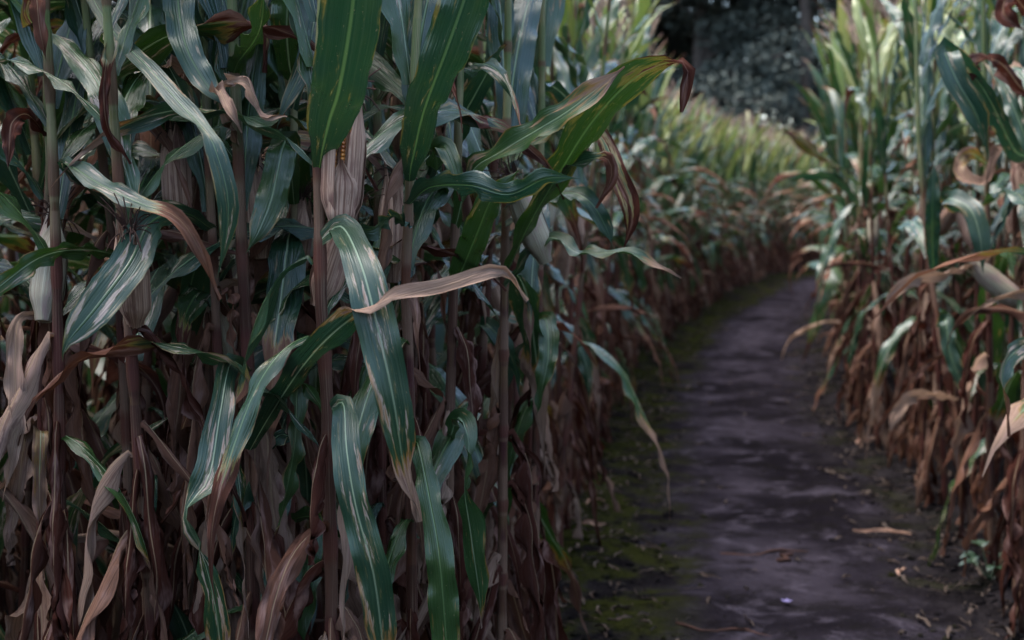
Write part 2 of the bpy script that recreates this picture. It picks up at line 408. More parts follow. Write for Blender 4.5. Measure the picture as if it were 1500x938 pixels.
# ------------------------------------------------------------------ ground and path
def soil_nodes(b, pd, pos):
    n1 = b.noise(pos, 1.3, 4, .6); n2 = b.noise(pos, 7.0, 5, .65); n3 = b.noise(pos, 60.0, 3, .7); n4 = b.noise(pos, 2.6, 3, .6)
    soil = b.mix(b.step(n2, .35, .7), (0.006, 0.0052, 0.0055), (0.020, 0.017, 0.018))
    soil = b.mix(b.math('MULTIPLY', b.step(n3, .56, .72), .45), soil, (0.06, 0.048, 0.045))
    side = b.math('MULTIPLY', b.step(b.math('ABSOLUTE', b.math('ADD', pd, .64)), .46, .22), b.step(b.math('ADD', b.math('MULTIPLY', n4, .45), b.math('MULTIPLY', n2, .55)), .42, .54))
    side2 = b.math('MULTIPLY', b.math('MULTIPLY', b.step(b.math('ABSOLUTE', b.math('SUBTRACT', pd, .42)), .34, .1), b.step(n4, .5, .62)), .45)
    moss = b.mix(n3, (0.010, 0.012, 0.002), (0.027, 0.030, 0.005))
    c = b.mix(b.math('MULTIPLY', b.math('MAXIMUM', side, side2), .8), soil, moss)
    h = b.math('ADD', b.math('MULTIPLY', n2, .8), b.math('MULTIPLY', n3, .35))
    return c, h, (n1, n2, n3, n4)
def ground_mat():
    m, t = new_mat('damp_mossy_soil'); b = NB(t)
    pd = b.attr('luv')[0]; pos = b.node('ShaderNodeNewGeometry').outputs['Position']
    c, h, _ = soil_nodes(b, pd, pos)
    b.out(b.matte(c, b.bump(h, 1.0, .05))); return m
def path_mat():
    m, t = new_mat('trodden_earth'); b = NB(t)
    pd = b.attr('luv')[0]; pos = b.node('ShaderNodeNewGeometry').outputs['Position']
    soil, h, (n1, n2, n3, n4) = soil_nodes(b, pd, pos)
    str_ = b.noise(pos, 5.0, 6, .7, .4); big = b.noise(pos, 1.1, 3, .55)
    e = b.mix(b.step(big, .36, .62), (0.0075, 0.0062, 0.0078), (0.021, 0.0175, 0.0225))
    worn_sheen = b.math('MULTIPLY', b.step(b.math('ABSOLUTE', b.math('ADD', pd, .05)), .34, .0), b.step(big, .42, .6))  # trodden middle of the path, with a sheen painted into its colour
    e = b.mix(b.math('MULTIPLY', worn_sheen, .55), e, (0.048, 0.040, 0.050))
    e = b.mix(b.math('MULTIPLY', b.step(str_, .5, .66), .8), e, (0.052, 0.044, 0.055))
    e = b.mix(b.math('MULTIPLY', b.step(n2, .48, .62), .7), e, (0.007, 0.006, 0.006))
    e = b.mix(b.math('MULTIPLY', b.step(n3, .6, .7), .35), e, (0.06, 0.052, 0.060))
    edge = b.step(b.math('ADD', b.math('ABSOLUTE', b.math('SUBTRACT', pd, .02)), b.math('MULTIPLY', b.math('SUBTRACT', b.noise(pos, 2.3, 5, .65), .5), .9)), .56, .24)
    c = b.mix(edge, soil, e)
    hh = b.math('ADD', h, b.math('MULTIPLY', str_, 1.2))
    b.out(b.matte(c, b.bump(hh, 1.0, .045))); return m

def axis(lo, hi, step, far):
    a = np.arange(lo, hi, step); out = [a]; g = step; x = hi; r = []
    while x < far: g *= 1.35; x += g; r.append(x)
    g = step; x = lo; l = []
    while x > -far: g *= 1.35; x -= g; l.append(x)
    return np.concatenate([np.array(l)[::-1], a, np.array(r)])
gx = axis(-1.2, 3.6, .04, 900); gy = axis(2.6, 12.0, .045, 900)
X, Y = np.meshgrid(gx, gy); pd = path_dist(X, Y).reshape(X.shape)
Zg = ground_z(X, Y, pd); Zg = np.where(np.abs(pd) > 12, 0.0, Zg)
g = Geo(); n_, m_ = X.shape
g.add(np.stack([X, Y, Zg], -1).reshape(-1, 3), grid_quads(n_, m_), np.stack([pd, Y, X], -1).reshape(-1, 3), np.zeros((X.size, 3)))
props(link('ground', g.mesh('ground', ground_mat())), kind='structure')
nS = 620
cl2 = catmull(np.column_stack([PATH, np.zeros(len(PATH))]), nS)[:, :2]; tt_ = norm(np.gradient(cl2, axis=0)); nn_ = np.stack([tt_[:, 1], -tt_[:, 0]], 1)
off_ = np.linspace(-.72, .72, 37); PX = cl2[:, None, :] + nn_[:, None, :] * off_[None, :, None]
zz = ground_z(PX[..., 0], PX[..., 1]) + 0.014 - 0.03 * sstep(.40, .72, np.abs(off_))[None, :]
s_ = np.concatenate([[0], np.cumsum(np.linalg.norm(np.diff(cl2, axis=0), axis=1))])
g = Geo(); g.add(np.dstack([PX, zz]).reshape(-1, 3), grid_quads(nS, 37), np.stack([off_[None, :] * np.ones((nS, 1)), s_[:, None] * np.ones((1, 37)), zz], -1).reshape(-1, 3), np.zeros((nS * 37, 3)))
props(link('path', g.mesh('path', path_mat())), kind='structure')

# ------------------------------------------------------------------ part libraries
lr = np.random.default_rng(5)
KINDS_N = dict(up=16, arch=14, hang=12, dead=18, stick=8, top=8, pale=10)
LEAFG = {k: [lib_leaf(k, lr) for _ in range(n)] for k, n in KINDS_N.items()}
LEAFM = {k: [gg.mesh('leaf_' + k, M_LEAF) for gg in v] for k, v in LEAFG.items()}
lr2 = np.random.default_rng(6)
LEAFL = {k: [lib_leaf(k, lr2, 11, 3) for _ in range(n)] for k, n in KINDS_N.items()}

NODES = [0.10 + 0.155 * i for i in range(14)]                     # leaf nodes along a stalk
def stalk_geo(rng, seg=8, fine=True, H=2.2, r0=.0100, path=None):
    """stalk with swollen node rings and leaf sheaths"""
    if path is None:
        zs = [0.0]
        for k, z in enumerate(NODES): zs += ([z - .012, z, z + .012, z + .11, z + .12] if fine else [z, z + .11])
        zs = np.array(sorted(zs + [H])); bx, by = rng.uniform(-.02, .02, 2); ph = rng.uniform(0, 6)
        P = np.stack([bx * np.sin(zs * 2 + ph), by * np.sin(zs * 1.7 + ph), zs - .03], 1); P[:, :2] -= P[0, :2]
    else:
        P = path; zs = P[:, 2]
    r = r0 * (1 - .5 * np.clip(zs / H, 0, 1) ** 1.3)
    ring = np.array([min(abs(z - n) for n in NODES) for z in zs])
    nd = (ring < .014).astype(float); up = np.array([max([0] + [1.0 for n in NODES if 0.0 <= z - n <= .112]) for z in zs])
    r = r * (1 + .22 * nd + .13 * up)
    return tube(P, r, seg, luvs=zs, rnd=rng.uniform(), dryv=np.maximum(nd, up * .5)), P
def stalk_at(P, z):
    return np.array([np.interp(z, P[:, 2], P[:, 0]), np.interp(z, P[:, 2], P[:, 1]), z])
STALKS = []
for i in range(5):
    gg, P = stalk_geo(lr, 10); STALKS.append((gg.mesh('stalk', M_STALK), P, gg))
STALKL = [stalk_geo(lr, 5, False) for _ in range(3)]

def ear_geo(rng, L=.21, R=.027, opened=False, nb=6):
    """dry husk: overlapping pointed bracts round a spindle"""
    g = Geo()
    n = 16; v = np.linspace(0, 1, n)
    prof = R * (0.42 + .58 * sstep(0, .25, v)) * (1 - .72 * sstep(.55, 1.0, v))
    for k in range(nb):
        a0 = k * 2 * np.pi / nb * 1.0 + rng.uniform(-.2, .2) * (not opened); nu = 7
        half = rng.uniform(.65, .95) if not (opened and k in (1, 5)) else .77; ln = L * rng.uniform(.86, 1.12) * (1.0 if not (opened and k == 0) else .52)
        U = np.linspace(-1, 1, nu); tp = 1 - sstep(.62, 1.0, v) * .93
        A = a0 + half * U[None, :] * tp[:, None] + rng.uniform(-.3, .3) * v[:, None] ** 2 * (not opened)
        flare = rng.uniform(0, .022) * (1.6 if opened and k == 0 else 1)
        rr = prof[:, None] * (1 + .02 * k) + flare * v[:, None] ** 4 + .0015 * np.sin(U[None, :] * 9 + k + v[:, None] * 3) + .0012 * (k % 3)
        p = np.stack([rr * np.cos(A), rr * np.sin(A), (v * ln)[:, None] * np.ones((1, nu))], -1)
        g.add(p.reshape(-1, 3), grid_quads(n, nu)[:, ::-1], np.stack([U[None, :] * np.ones((n, 1)) + k, (v * ln)[:, None] * np.ones((1, nu)), v[:, None] * np.ones((1, nu))], -1).reshape(-1, 3),
              np.stack([np.zeros((n, nu)), U[None, :] * np.ones((n, 1)), np.full((n, nu), rng.uniform())], -1).reshape(-1, 3))
    g.merge(tube(np.stack([np.zeros(n), np.zeros(n), v * L * .93], 1), prof * (.6 if opened else .93), 12))
    return g
def silk_geo(rng, L=.21):
    g = Geo()
    for k in range(34):
        a = rng.uniform(0, 6.28); r = rng.uniform(.001, .008); b_ = rng.uniform(.01, .05); vv = np.linspace(0, 1, 6)
        P = np.stack([(r + b_ * vv ** 1.5) * math.cos(a), (r + b_ * vv ** 1.5) * math.sin(a), L * .88 + rng.uniform(.03, .07) * vv - .05 * vv ** 3 * rng.uniform(0, 1)], 1)
        g.merge(tube(P, .0011, 4, close=False))
    return g
def kernels_geo(L=.21):
    g = Geo(); 
    for j in range(18):
        for k in range(11):
            a = k / 11 * 2 * np.pi; z = L * .42 + j * .0056; r = .0205 * (1 - .5 * sstep(L * .42 + .04, L * .42 + .11, z))
            vv = np.linspace(0, 1, 5); n_ = np.sin(vv * np.pi) * .0034 + .0002
            c = np.array([r * math.cos(a), r * math.sin(a), z]); rr = np.array([math.cos(a), math.sin(a), 0])
            P = c + np.stack([vv * .005 * rr[0], vv * .005 * rr[1], vv * 0], 1)
            g.merge(tube(P, [.0034, .0038, .0036, .0026, .0006], 6, rnd=random.random()))
    return g
def tassel_geo(rng, seg=4):
    g = Geo(); vv = np.linspace(0, 1, 7)
    g.merge(tube(np.stack([.02 * vv ** 2, 0 * vv, vv * .34], 1), .004 * (1 - .6 * vv) + .001, seg, rnd=rng.uniform()))
    for k in range(int(rng.integers(7, 12))):
        a = rng.uniform(0, 6.28); z0 = rng.uniform(.02, .14); L = rng.uniform(.14, .24); th = np.radians(rng.uniform(14, 40) + rng.uniform(-5, 60) * vv ** 2)
        d = np.stack([np.sin(th) * math.cos(a), np.sin(th) * math.sin(a), np.cos(th)], 1) * L / 6
        P = np.vstack([[0, 0, 0], np.cumsum(d[:-1], axis=0)]) + np.array([0, 0, z0])
        g.merge(tube(P, .0033 * np.array([.5, 1, 1.2, 1.1, 1.2, .9, .4]), seg, rnd=rng.uniform()))
    return g
EARG = [ear_geo(lr) for _ in range(4)]; EARS = [e.mesh('ear', M_HUSK) for e in EARG]; EARSG = [ear_geo(lr).mesh('ear', M_HUSKG) for _ in range(2)]
EAR_OPEN = ear_geo(lr, opened=True, nb=6).mesh('ear_open', M_HUSK)
SILK = silk_geo(lr).mesh('silk', M_SILK); KERN = kernels_geo().mesh('kernels', M_KERN)
TASG = [tassel_geo(lr) for _ in range(4)]; TASS = [t_.mesh('tassel', M_TASSEL) for t_ in TASG]

def leaf_plan(rng, near=False):
    """which kind of leaf sits at which node: list of (z, kind, azimuth, scale)"""
    out = []; a0 = rng.uniform(0, 6.28)
    for i, z in enumerate(NODES):
        az = a0 + math.pi * i + rng.normal(0, .45); q = rng.uniform(); sc = rng.uniform(.78, 1.18)
        if z < .35:
            if q < .25: continue
            k = 'dead'
        elif z < .7: k = 'dead' if q < .72 else ('hang' if q < .88 else 'stick')
        elif z < 1.0: k = 'dead' if q < (.46 if near else .32) else ('hang' if q < (.82 if near else .72) else ('arch' if q < .9 else 'stick'))
        elif z < 1.3: k = 'dead' if q < (.14 if near else .05) else ('hang' if q < (.36 if near else .2) else ('arch' if q < .88 else 'stick'))
        elif z < 1.62: k = 'arch' if q < .62 else 'up'
        elif z < 1.95: k = ('up' if near or rng.uniform() < .5 else 'pale') if q < (.45 if near else .8) else 'arch'
        else: k = 'top'
        out.append((z, k, az, sc))
        if k == 'dead' and rng.uniform() < .5: out.append((z - .03, 'dead', az + rng.uniform(1, 2.5), sc * .8))
        if near and z < 1.1 and rng.uniform() < .7: out.append((z + .05, 'dead', az + rng.uniform(2, 5), sc * rng.uniform(.7, 1.1)))
        if near and 1.0 < z < 1.95 and rng.uniform() < .85: out.append((z + .07, 'arch' if rng.uniform() < .7 else 'up', az + rng.uniform(1, 4), sc * .85))
    return out
def rotz(a): return np.array([[math.cos(a), -math.sin(a), 0], [math.sin(a), math.cos(a), 0], [0, 0, 1.0]])

# merged variants used where leaves are too small to tell apart one by one
def merged_plant(rng, ear=True):
    sg, P = STALKL[int(rng.integers(len(STALKL)))]
    f = Geo()
    for z, k, az, sc in leaf_plan(rng):
        G = LEAFL[k][int(rng.integers(len(LEAFL[k])))]
        f.merge(G, rotz(az), stalk_at(P, z), rng.uniform(), sc)
    return sg, f, P
VARS = []
for i in range(9):
    sg, f, P = merged_plant(lr)
    VARS.append(dict(sg=sg, fg=f, P=P, stalk=sg.mesh('stalk', M_STALK), fol=f.mesh('foliage', M_FAR)))

def too_close(base, az, k, j, sc, z):
    """keep random leaves out of the space in front of the hand-placed ones and out of the open path"""
    p = LEAFC[k][j] * sc @ rotz(az).T + np.array([base[0], base[1], z])
    if (p[:, 1] < (2.14 if z < 1.05 and k == 'dead' else 2.22)).any() and base[0] < .6: return True
    f = np.maximum(p[:, 1], .1); px = 750 + FPX * p[:, 0] / f
    if base[0] < .6 and base[1] < 4.6 and (px > 815 + 25 * max(0, base[1] - 2.4)).any(): return True
    if base[0] > 1.2 and base[1] < 6.0 and (px < 1345 - 40 * (base[1] - 4)).any(): return True
    if z > .9 and base[1] > 4.0 and (np.abs(path_dist(p[-2:, 0], p[-2:, 1])) < .52).any(): return True
    return False
LEAFC = {k: [g_.arrays()[0].reshape(34, 7, 3)[::5, 3] for g_ in v] for k, v in LEAFG.items()}

# ------------------------------------------------------------------ hero plants (front of the left stand)
def hero_leaf(parent, origin, st, dry=1.05, les=.6, fold=.3, ruffle=.009, crumple=0.0, curl=0.0, rnd=None, taper=True, label=None):
    """stations (px, py, depth, width cm, roll deg); roll 0 shows the upper face to the viewer, 180 the underside"""
    rng = np.random.default_rng(int(st[0][0] * 7 + st[0][1] * 13 + 999))
    P = [list(at(x, y, d)) + [wc / 100.0, r] for x, y, d, wc, r in st]
    C = catmull(P, 34); c = C[:, :3]; wid = np.maximum(C[:, 3], .002); roll = np.radians(C[:, 4])
    T = norm(np.gradient(c, axis=0)); V = norm(c - np.array([0, 0, CAM_H]))
    perp = norm(np.cross(T, V)); third = norm(V - (V * T).sum(1, keepdims=True) * T)
    wd = perp * np.cos(roll)[:, None] + third * np.sin(roll)[:, None]
    v = np.linspace(0, 1, len(c))
    if isinstance(dry, tuple): d = np.interp(v, dry[0], dry[1])
    else: d = np.ones(len(c)) if dry < 0 else sstep(dry - .15, dry + .1, v)
    if taper: wid = wid * (1 - sstep(.86, 1.0, v) * .93)
    g = blade(c - origin, wd, wid, 9, fold, ruffle, 3.0, d, les, rng.uniform() if rnd is None else 2 + rnd, crumple, curl, rng)
    o = link('leaf', g.mesh('leaf_blade', M_LEAF), parent)
    if label: o['label'] = label
    return o

def b0(P, z): q = stalk_at(P, z); return np.array([q[0], q[1], 0])
def hero_plant(label, group, stations, r=.0115, ears=(), top=True, leaves=(), low=True, seed=1, dense_top=False):
    """stations for the stalk: (px, py, depth) from top to low; extended to the ground and to 2.3 m"""
    rng = np.random.default_rng(seed)
    pts = np.array([at(*s) for s in stations])[::-1]               # bottom to top
    bx = pts[0] + (pts[0] - pts[1]) / max(pts[0][2] - pts[1][2], -9) * 0 ; bx = np.array([pts[0][0], pts[0][1], 0.0])
    gz = float(ground_z(np.array([bx[0]]), np.array([bx[1]]))[0])
    org = np.array([bx[0], bx[1], gz])
    full = np.vstack([[bx[0], bx[1], gz - .03], pts]) if pts[0][2] > .1 else pts
    if full[-1][2] < 2.2: full = np.vstack([full, full[-1] + np.array([rng.uniform(-.03, .03), .02, 2.25 - full[-1][2]])])
    zs = []
    for z in NODES: zs += [z - .012, z, z + .012, z + .06, z + .11, z + .12]
    zs = np.array(sorted(zs + [full[0][2], 2.2])); zs = zs[zs <= full[-1][2]]
    P = np.stack([np.interp(zs, full[:, 2], full[:, 0]), np.interp(zs, full[:, 2], full[:, 1]), zs], 1) - org
    e = empty('maize_plant', org); props(e, label, 'maize plant', group)
    gg, _ = stalk_geo(rng, 12, path=P, r0=r * .86)
    link('stalk', gg.mesh('stalk', M_STALK), e)
    for lf in leaves: hero_leaf(e, org, lf[0], **lf[1])
    for (px, py, dpt, tilt, sc, kind) in ears:
        p = at(px, py, dpt) - org
        me = EAR_OPEN if kind == 'open' else (EARSG[int(rng.integers(2))] if kind == 'pale' else EARS[int(rng.integers(4))])
        ro = (rad(-4), rad(tilt), rng.uniform(0, 6.28) if kind != 'open' else 0)
        eo = link('ear', me, e, p, ro, (sc, sc, sc))
        if kind == 'open': eo.rotation_mode = 'XYZ'; eo.rotation_euler = (rad(-4), rad(tilt), 0); 
        link('silk', SILK, eo)
        if kind == 'open':
            link('kernels', KERN, eo); eo['label'] = 'dry ear with its husk split open on yellow kernels'
            eo.rotation_euler = (rad(-4), rad(tilt), rad(-90))
    if low:
        for z, k, az, sc in leaf_plan(rng, True):
            if z > 1.05:
                if rng.uniform() < .2: continue
                az = rng.uniform(-.15, math.pi + .15); k = 'up' if (z > 1.4 and k != 'top') else k
            if math.sin(az) < -.3 and k not in ('dead',): az = -az
            j = int(rng.integers(len(LEAFM[k])))
            for _ in range(8):
                if not too_close(org + b0(P, z), az, k, j, sc, z): break
                az = rng.uniform(-.2, math.pi + .2)
            else: continue
            if z < 1.05 and rng.uniform() < .25: continue
            b_ = stalk_at(P, z)
            link('leaf', LEAFM[k][j], e, b_, (0, 0, az), (sc, sc, sc))
    if low and org[1] < 4:                                          # withered leaves hanging in front of the stem
        for z in NODES:
            if .45 < z < 1.55 and rng.uniform() < (.85 if z < 1.15 else .35):
                k = 'dead' if rng.uniform() < .8 else 'hang'; j = int(rng.integers(len(LEAFM[k]))); az = -math.pi / 2 + rng.uniform(-1.0, 1.0); q_ = rng.uniform(.55, 1.0)
                b_ = stalk_at(P, z + .03)
                c_ = LEAFC[k][j] * q_ @ rotz(az).T + b_ + org
                if (c_[:, 1] < 2.02).any() or (750 + FPX * c_[:, 0] / c_[:, 1] > 800).any(): continue
                link('leaf', LEAFM[k][j], e, b_, (0, 0, az), (q_, q_, q_))
    if top: link('tassel', TASS[int(rng.integers(4))], e, P[-1] - np.array([0, 0, .02]))
    HERO_BASES.append((org[0], org[1]))
    return e
HERO_BASES = []
GL = 'maize plants along the front of the left stand'
U = 0; D = 180
hero_plant('maize plant with one very broad upright green leaf above an opened ear', GL,
    [(475, -60, 2.28), (468, 120, 2.27), (467, 250, 2.26), (470, 440, 2.25), (480, 600, 2.27), (487, 938, 2.3)], .0125,
    ears=[(499, 338, 2.25, 3, 1.08, 'open'), (467, 450, 2.30, -17, .88, 'dry')], seed=3,
    leaves=[
     ([(467, 254, 2.26, 1.6, D+5), (469, 238, 2.24, 2.8, D+5), (474, 212, 2.2, 5.2, D+3), (483, 175, 2.16, 8.0, D), (497, 130, 2.1, 9.2, D-8), (514, 30, 2.04, 9.4, D-10), (524, -70, 2.0, 8, D-20), (530, -170, 2.0, 2, D-20)], dict(fold=.22, les=.15, dry=1.4, rnd=.05)),
     ([(472, 350, 2.24, 2.5, 40), (500, 332, 2.2, 4.5, 30), (528, 385, 2.1, 5.4, 5), (552, 475, 2.06, 6.0, -5), (577, 590, 2.05, 5.2, 10), (592, 685, 2.08, 3.8, 25), (612, 765, 2.12, 1.6, 80)], dict(dry=.86, les=.75, fold=.15, ruffle=.007, rnd=.04)),
     ([(486, 600, 2.25, 2.2, 30), (503, 592, 2.2, 3.5, 20), (508, 660, 2.14, 4.4, 0), (522, 745, 2.12, 4.6, -10), (547, 840, 2.12, 5.2, 0), (560, 935, 2.14, 4.8, 10), (570, 1010, 2.16, 1, 20)], dict(dry=.9, les=.7, fold=.15, rnd=.04)),
     ([(487, 620, 2.3, 2, 60), (440, 560, 2.32, 3, 60), (432, 650, 2.3, 3.4, 40), (415, 740, 2.3, 2.8, 60), (400, 790, 2.3, 1, 80)], dict(dry=1.0, les=.5)),
    ])
hero_plant('maize plant whose long leaf crosses rightward and ends in a beige tip', GL,
    [(338, -60, 2.42), (342, 60, 2.42), (348, 200, 2.41), (355, 380, 2.40), (365, 560, 2.40), (372, 938, 2.42)], .013, seed=5,
    ears=[(382, 380, 2.5, 9, .85, 'dry')],
    leaves=[
     ([(366, 660, 2.36, 2.4, 150), (395, 610, 2.3, 4.0, 140), (445, 535, 2.2, 4.6, 150), (500, 478, 2.1, 4.8, 165), (565, 442, 2.03, 3.6, 60), (650, 420, 2.0, 3.2, 20), (735, 396, 2.0, 3.2, -10), (772, 442, 2.04, 1.2, -60)], dict(dry=([0, .52, .66, 1], [0, 0, .9, 1]), les=.35, fold=.35, ruffle=.006, rnd=.041)),
     ([(362, 545, 2.38, 2.0, 30), (338, 532, 2.3, 3.4, 30), (322, 610, 2.22, 4.4, 10), (306, 700, 2.18, 5.0, -10), (272, 752, 2.16, 2.8, -60), (296, 810, 2.16, 3.2, -100), (314, 880, 2.18, 4.4, -150), (322, 945, 2.2, 4.2, -170), (325, 1020, 2.2, 1, -170)], dict(dry=.93, les=.85, fold=.2, rnd=.04)),
     ([(346, 160, 2.4, 1.6, 100), (330, 128, 2.32, 2.6, 60), (362, 122, 2.26, 3.6, 0), (384, 165, 2.24, 2.2, -50), (420, 170, 2.26, .8, -20)], dict(dry=-1, crumple=.004, curl=.6, rnd=.041)),
     ([(350, 210, 2.4, 2.0, 60), (322, 135, 2.3, 3.2, 20), (335, 160, 2.22, 3.6, 10), (355, 195, 2.22, 1.2, 30)], dict(dry=-1, crumple=.003, curl=.5, rnd=.041)),
     ([(342, 110, 2.41, 2.5, D), (350, 90, 2.38, 3.6, 150), (378, 50, 2.3, 4.2, 130), (388, -10, 2.26, 4.2, 120), (392, -90, 2.25, 2, 120)], dict(les=.3, dry=1.3, fold=.35)),
    ])
hero_plant('maize plant with a broad wavy green leaf rising from a red joint', GL,
    [(616, -60, 2.42), (608, 90, 2.41), (600, 262, 2.40), (594, 420, 2.40), (600, 560, 2.41), (604, 938, 2.42)], .0115, seed=8,
    ears=[(578, 415, 2.46, -7, .95, 'dry')],
    leaves=[
     ([(600, 266, 2.39, 1.6, D), (601, 250, 2.37, 3.0, D), (607, 222, 2.33, 5.2, D), (622, 160, 2.25, 6.4, D-15), (655, 70, 2.18, 7.8, D), (685, -20, 2.15, 7.6, D), (700, -120, 2.15, 3, D)], dict(fold=.25, les=.25, dry=1.4, rnd=.05, ruffle=.012)),
     ([(602, 655, 2.38, 2.2, 140), (612, 650, 2.34, 3.4, 150), (630, 735, 2.28, 4.2, 165), (644, 820, 2.25, 4.8, 170), (654, 940, 2.25, 4.8, 175), (660, 1020, 2.25, 1, 170)], dict(dry=.98, les=.3, fold=.2, rnd=.1)),
     ([(597, 330, 2.38, 2.4, 60), (575, 315, 2.32, 3.6, 70), (545, 335, 2.28, 3.6, 50), (512, 335, 2.27, 1.5, 40)], dict(les=.4, dry=1.2)),
     ([(600, 300, 2.38, 2.6, 120), (630, 275, 2.33, 4.2, 130), (690, 272, 2.27, 4.6, 150), (745, 285, 2.24, 3.6, 165), (800, 262, 2.2, 3.2, 150), (850, 262, 2.2, 1.0, 150)], dict(les=.25, dry=1.2, fold=.3)),
    ])
hero_plant('maize plant with a long leaf folded sharply downward beside a green stem', GL,
    [(118, -60, 2.5), (130, 60, 2.5), (150, 230, 2.5), (163, 330, 2.5), (178, 480, 2.5), (188, 700, 2.5), (192, 938, 2.5)], .0105, seed=12,
    leaves=[
     ([(120, -30, 2.48, 3, 20), (165, 45, 2.36, 2.6, 20), (215, 97, 2.27, 2.9, 10), (262, 150, 2.2, 3.1, 0), (300, 192, 2.14, 2.8, 50), (314, 215, 2.12, 3.2, 10), (334, 290, 2.12, 3.6, -5), (331, 350, 2.13, 2.8, 5), (318, 408, 2.15, 1.2, 20)], dict(les=.7, dry=1.15, fold=.18, ruffle=.004, rnd=.02)),
     ([(158, 300, 2.48, 2.0, 60), (95, 240, 2.34, 3.0, 60), (150, 272, 2.25, 3.4, 25), (205, 298, 2.2, 3.0, 20), (258, 318, 2.17, 3.0, 10), (290, 362, 2.16, 3.4, -20), (322, 440, 2.2, 1.0, -40)], dict(les=.9, dry=.72, fold=.25, rnd=.01)),
     ([(168, 372, 2.48, 2.2, 50), (120, 366, 2.4, 3.0, 45), (62, 376, 2.32, 3.4, 30), (0, 420, 2.26, 3.0, 20), (-50, 465, 2.25, 1, 20)], dict(les=.7, dry=1.1)),
     ([(155, 60, 2.4, 1.4, 20), (160, 62, 2.3, 2.4, 20), (152, 130, 2.26, 2.4, 10), (160, 195, 2.26, 2.0, -20), (192, 240, 2.28, .6, -60)], dict(les=1.0, dry=.5, fold=.5, rnd=.4)),
     ([(190, 760, 2.48, 1.6, 40), (176, 720, 2.4, 2.4, 40), (184, 800, 2.38, 2.8, 0), (192, 880, 2.38, 2.4, 20), (188, 930, 2.38, .8, 20)], dict(dry=-1, crumple=.003, curl=.5, rnd=.06)),
    ])
hero_plant('maize plant with a wide pale-edged leaf slanting down to the left', GL,
    [(295, -60, 2.46), (300, 100, 2.45), (306, 250, 2.44), (314, 400, 2.44), (322, 600, 2.44), (328, 938, 2.46)], .010, seed=15,
    ears=[(262, 330, 2.5, -2, .85, 'dry')],
    leaves=[
     ([(310, 335, 2.42, 2.2, 40), (270, 312, 2.34, 4.0, 50), (222, 325, 2.24, 5.8, 25), (190, 385, 2.17, 6.0, 5), (140, 452, 2.12, 5.6, 0), (97, 505, 2.1, 3.0, 10), (92, 530, 2.1, 1, 10)], dict(les=.95, dry=1.05, fold=.12, ruffle=.004, rnd=.3)),
     ([(318, 420, 2.42, 1.6, 80), (340, 440, 2.36, 2.2, 60), (336, 490, 2.34, 2.0, 40), (350, 530, 2.34, .8, 40)], dict(dry=-1, crumple=.003, rnd=.72)),
     ([(300, 60, 2.45, 2, 30), (262, -20, 2.4, 5, 20), (270, 60, 2.33, 5.0, 10), (300, 120, 2.3, 4.0, 10), (335, 160, 2.28, 1.4, 0)], dict(les=.6, dry=1.1, rnd=.01)),
    ])
hero_plant('maize plant with hanging dark leaves at the left stand just beyond the crossing leaf', GL,
    [(676, -60, 2.62), (674, 100, 2.62), (670, 240, 2.6), (664, 430, 2.6), (658, 640, 2.6), (655, 938, 2.62)], .0115, seed=21,
    leaves=[
     ([(665, 300, 2.58, 2.4, 100), (640, 245, 2.5, 3.5, 60), (650, 215, 2.45, 3.8, 20), (668, 255, 2.42, 2.4, 0), (672, 290, 2.42, .8, 0)], dict(les=.3, dry=1.2)),
     ([(660, 640, 2.56, 2.0, 30), (672, 612, 2.46, 4.0, 35), (687, 650, 2.4, 3.4, 60), (680, 710, 2.36, 4.6, 100), (690, 785, 2.36, 5.0, 150), (702, 870, 2.37, 3, 150), (706, 920, 2.38, 1, 150)], dict(les=.3, dry=1.0, rnd=.08)),
     ([(665, 420, 2.56, 2.4, D), (675, 400, 2.5, 4.5, D), (700, 340, 2.42, 5.2, D-10), (722, 290, 2.38, 4.4, D-20), (760, 250, 2.36, 2, D-20)], dict(les=.2, dry=1.2, rnd=.13)),
     ([(668, 330, 2.57, 2.4, 40), (690, 255, 2.5, 4.2, 60), (735, 222, 2.42, 4.6, 40), (830, 165, 2.34, 4.8, 30), (885, 122, 2.32, 4.0, 20), (915, 98, 2.32, 1.4, 20)], dict(les=.6, dry=([0, .6, .85, 1], [0, .05, .3, .9]), fold=.3, rnd=.25)),
    ])
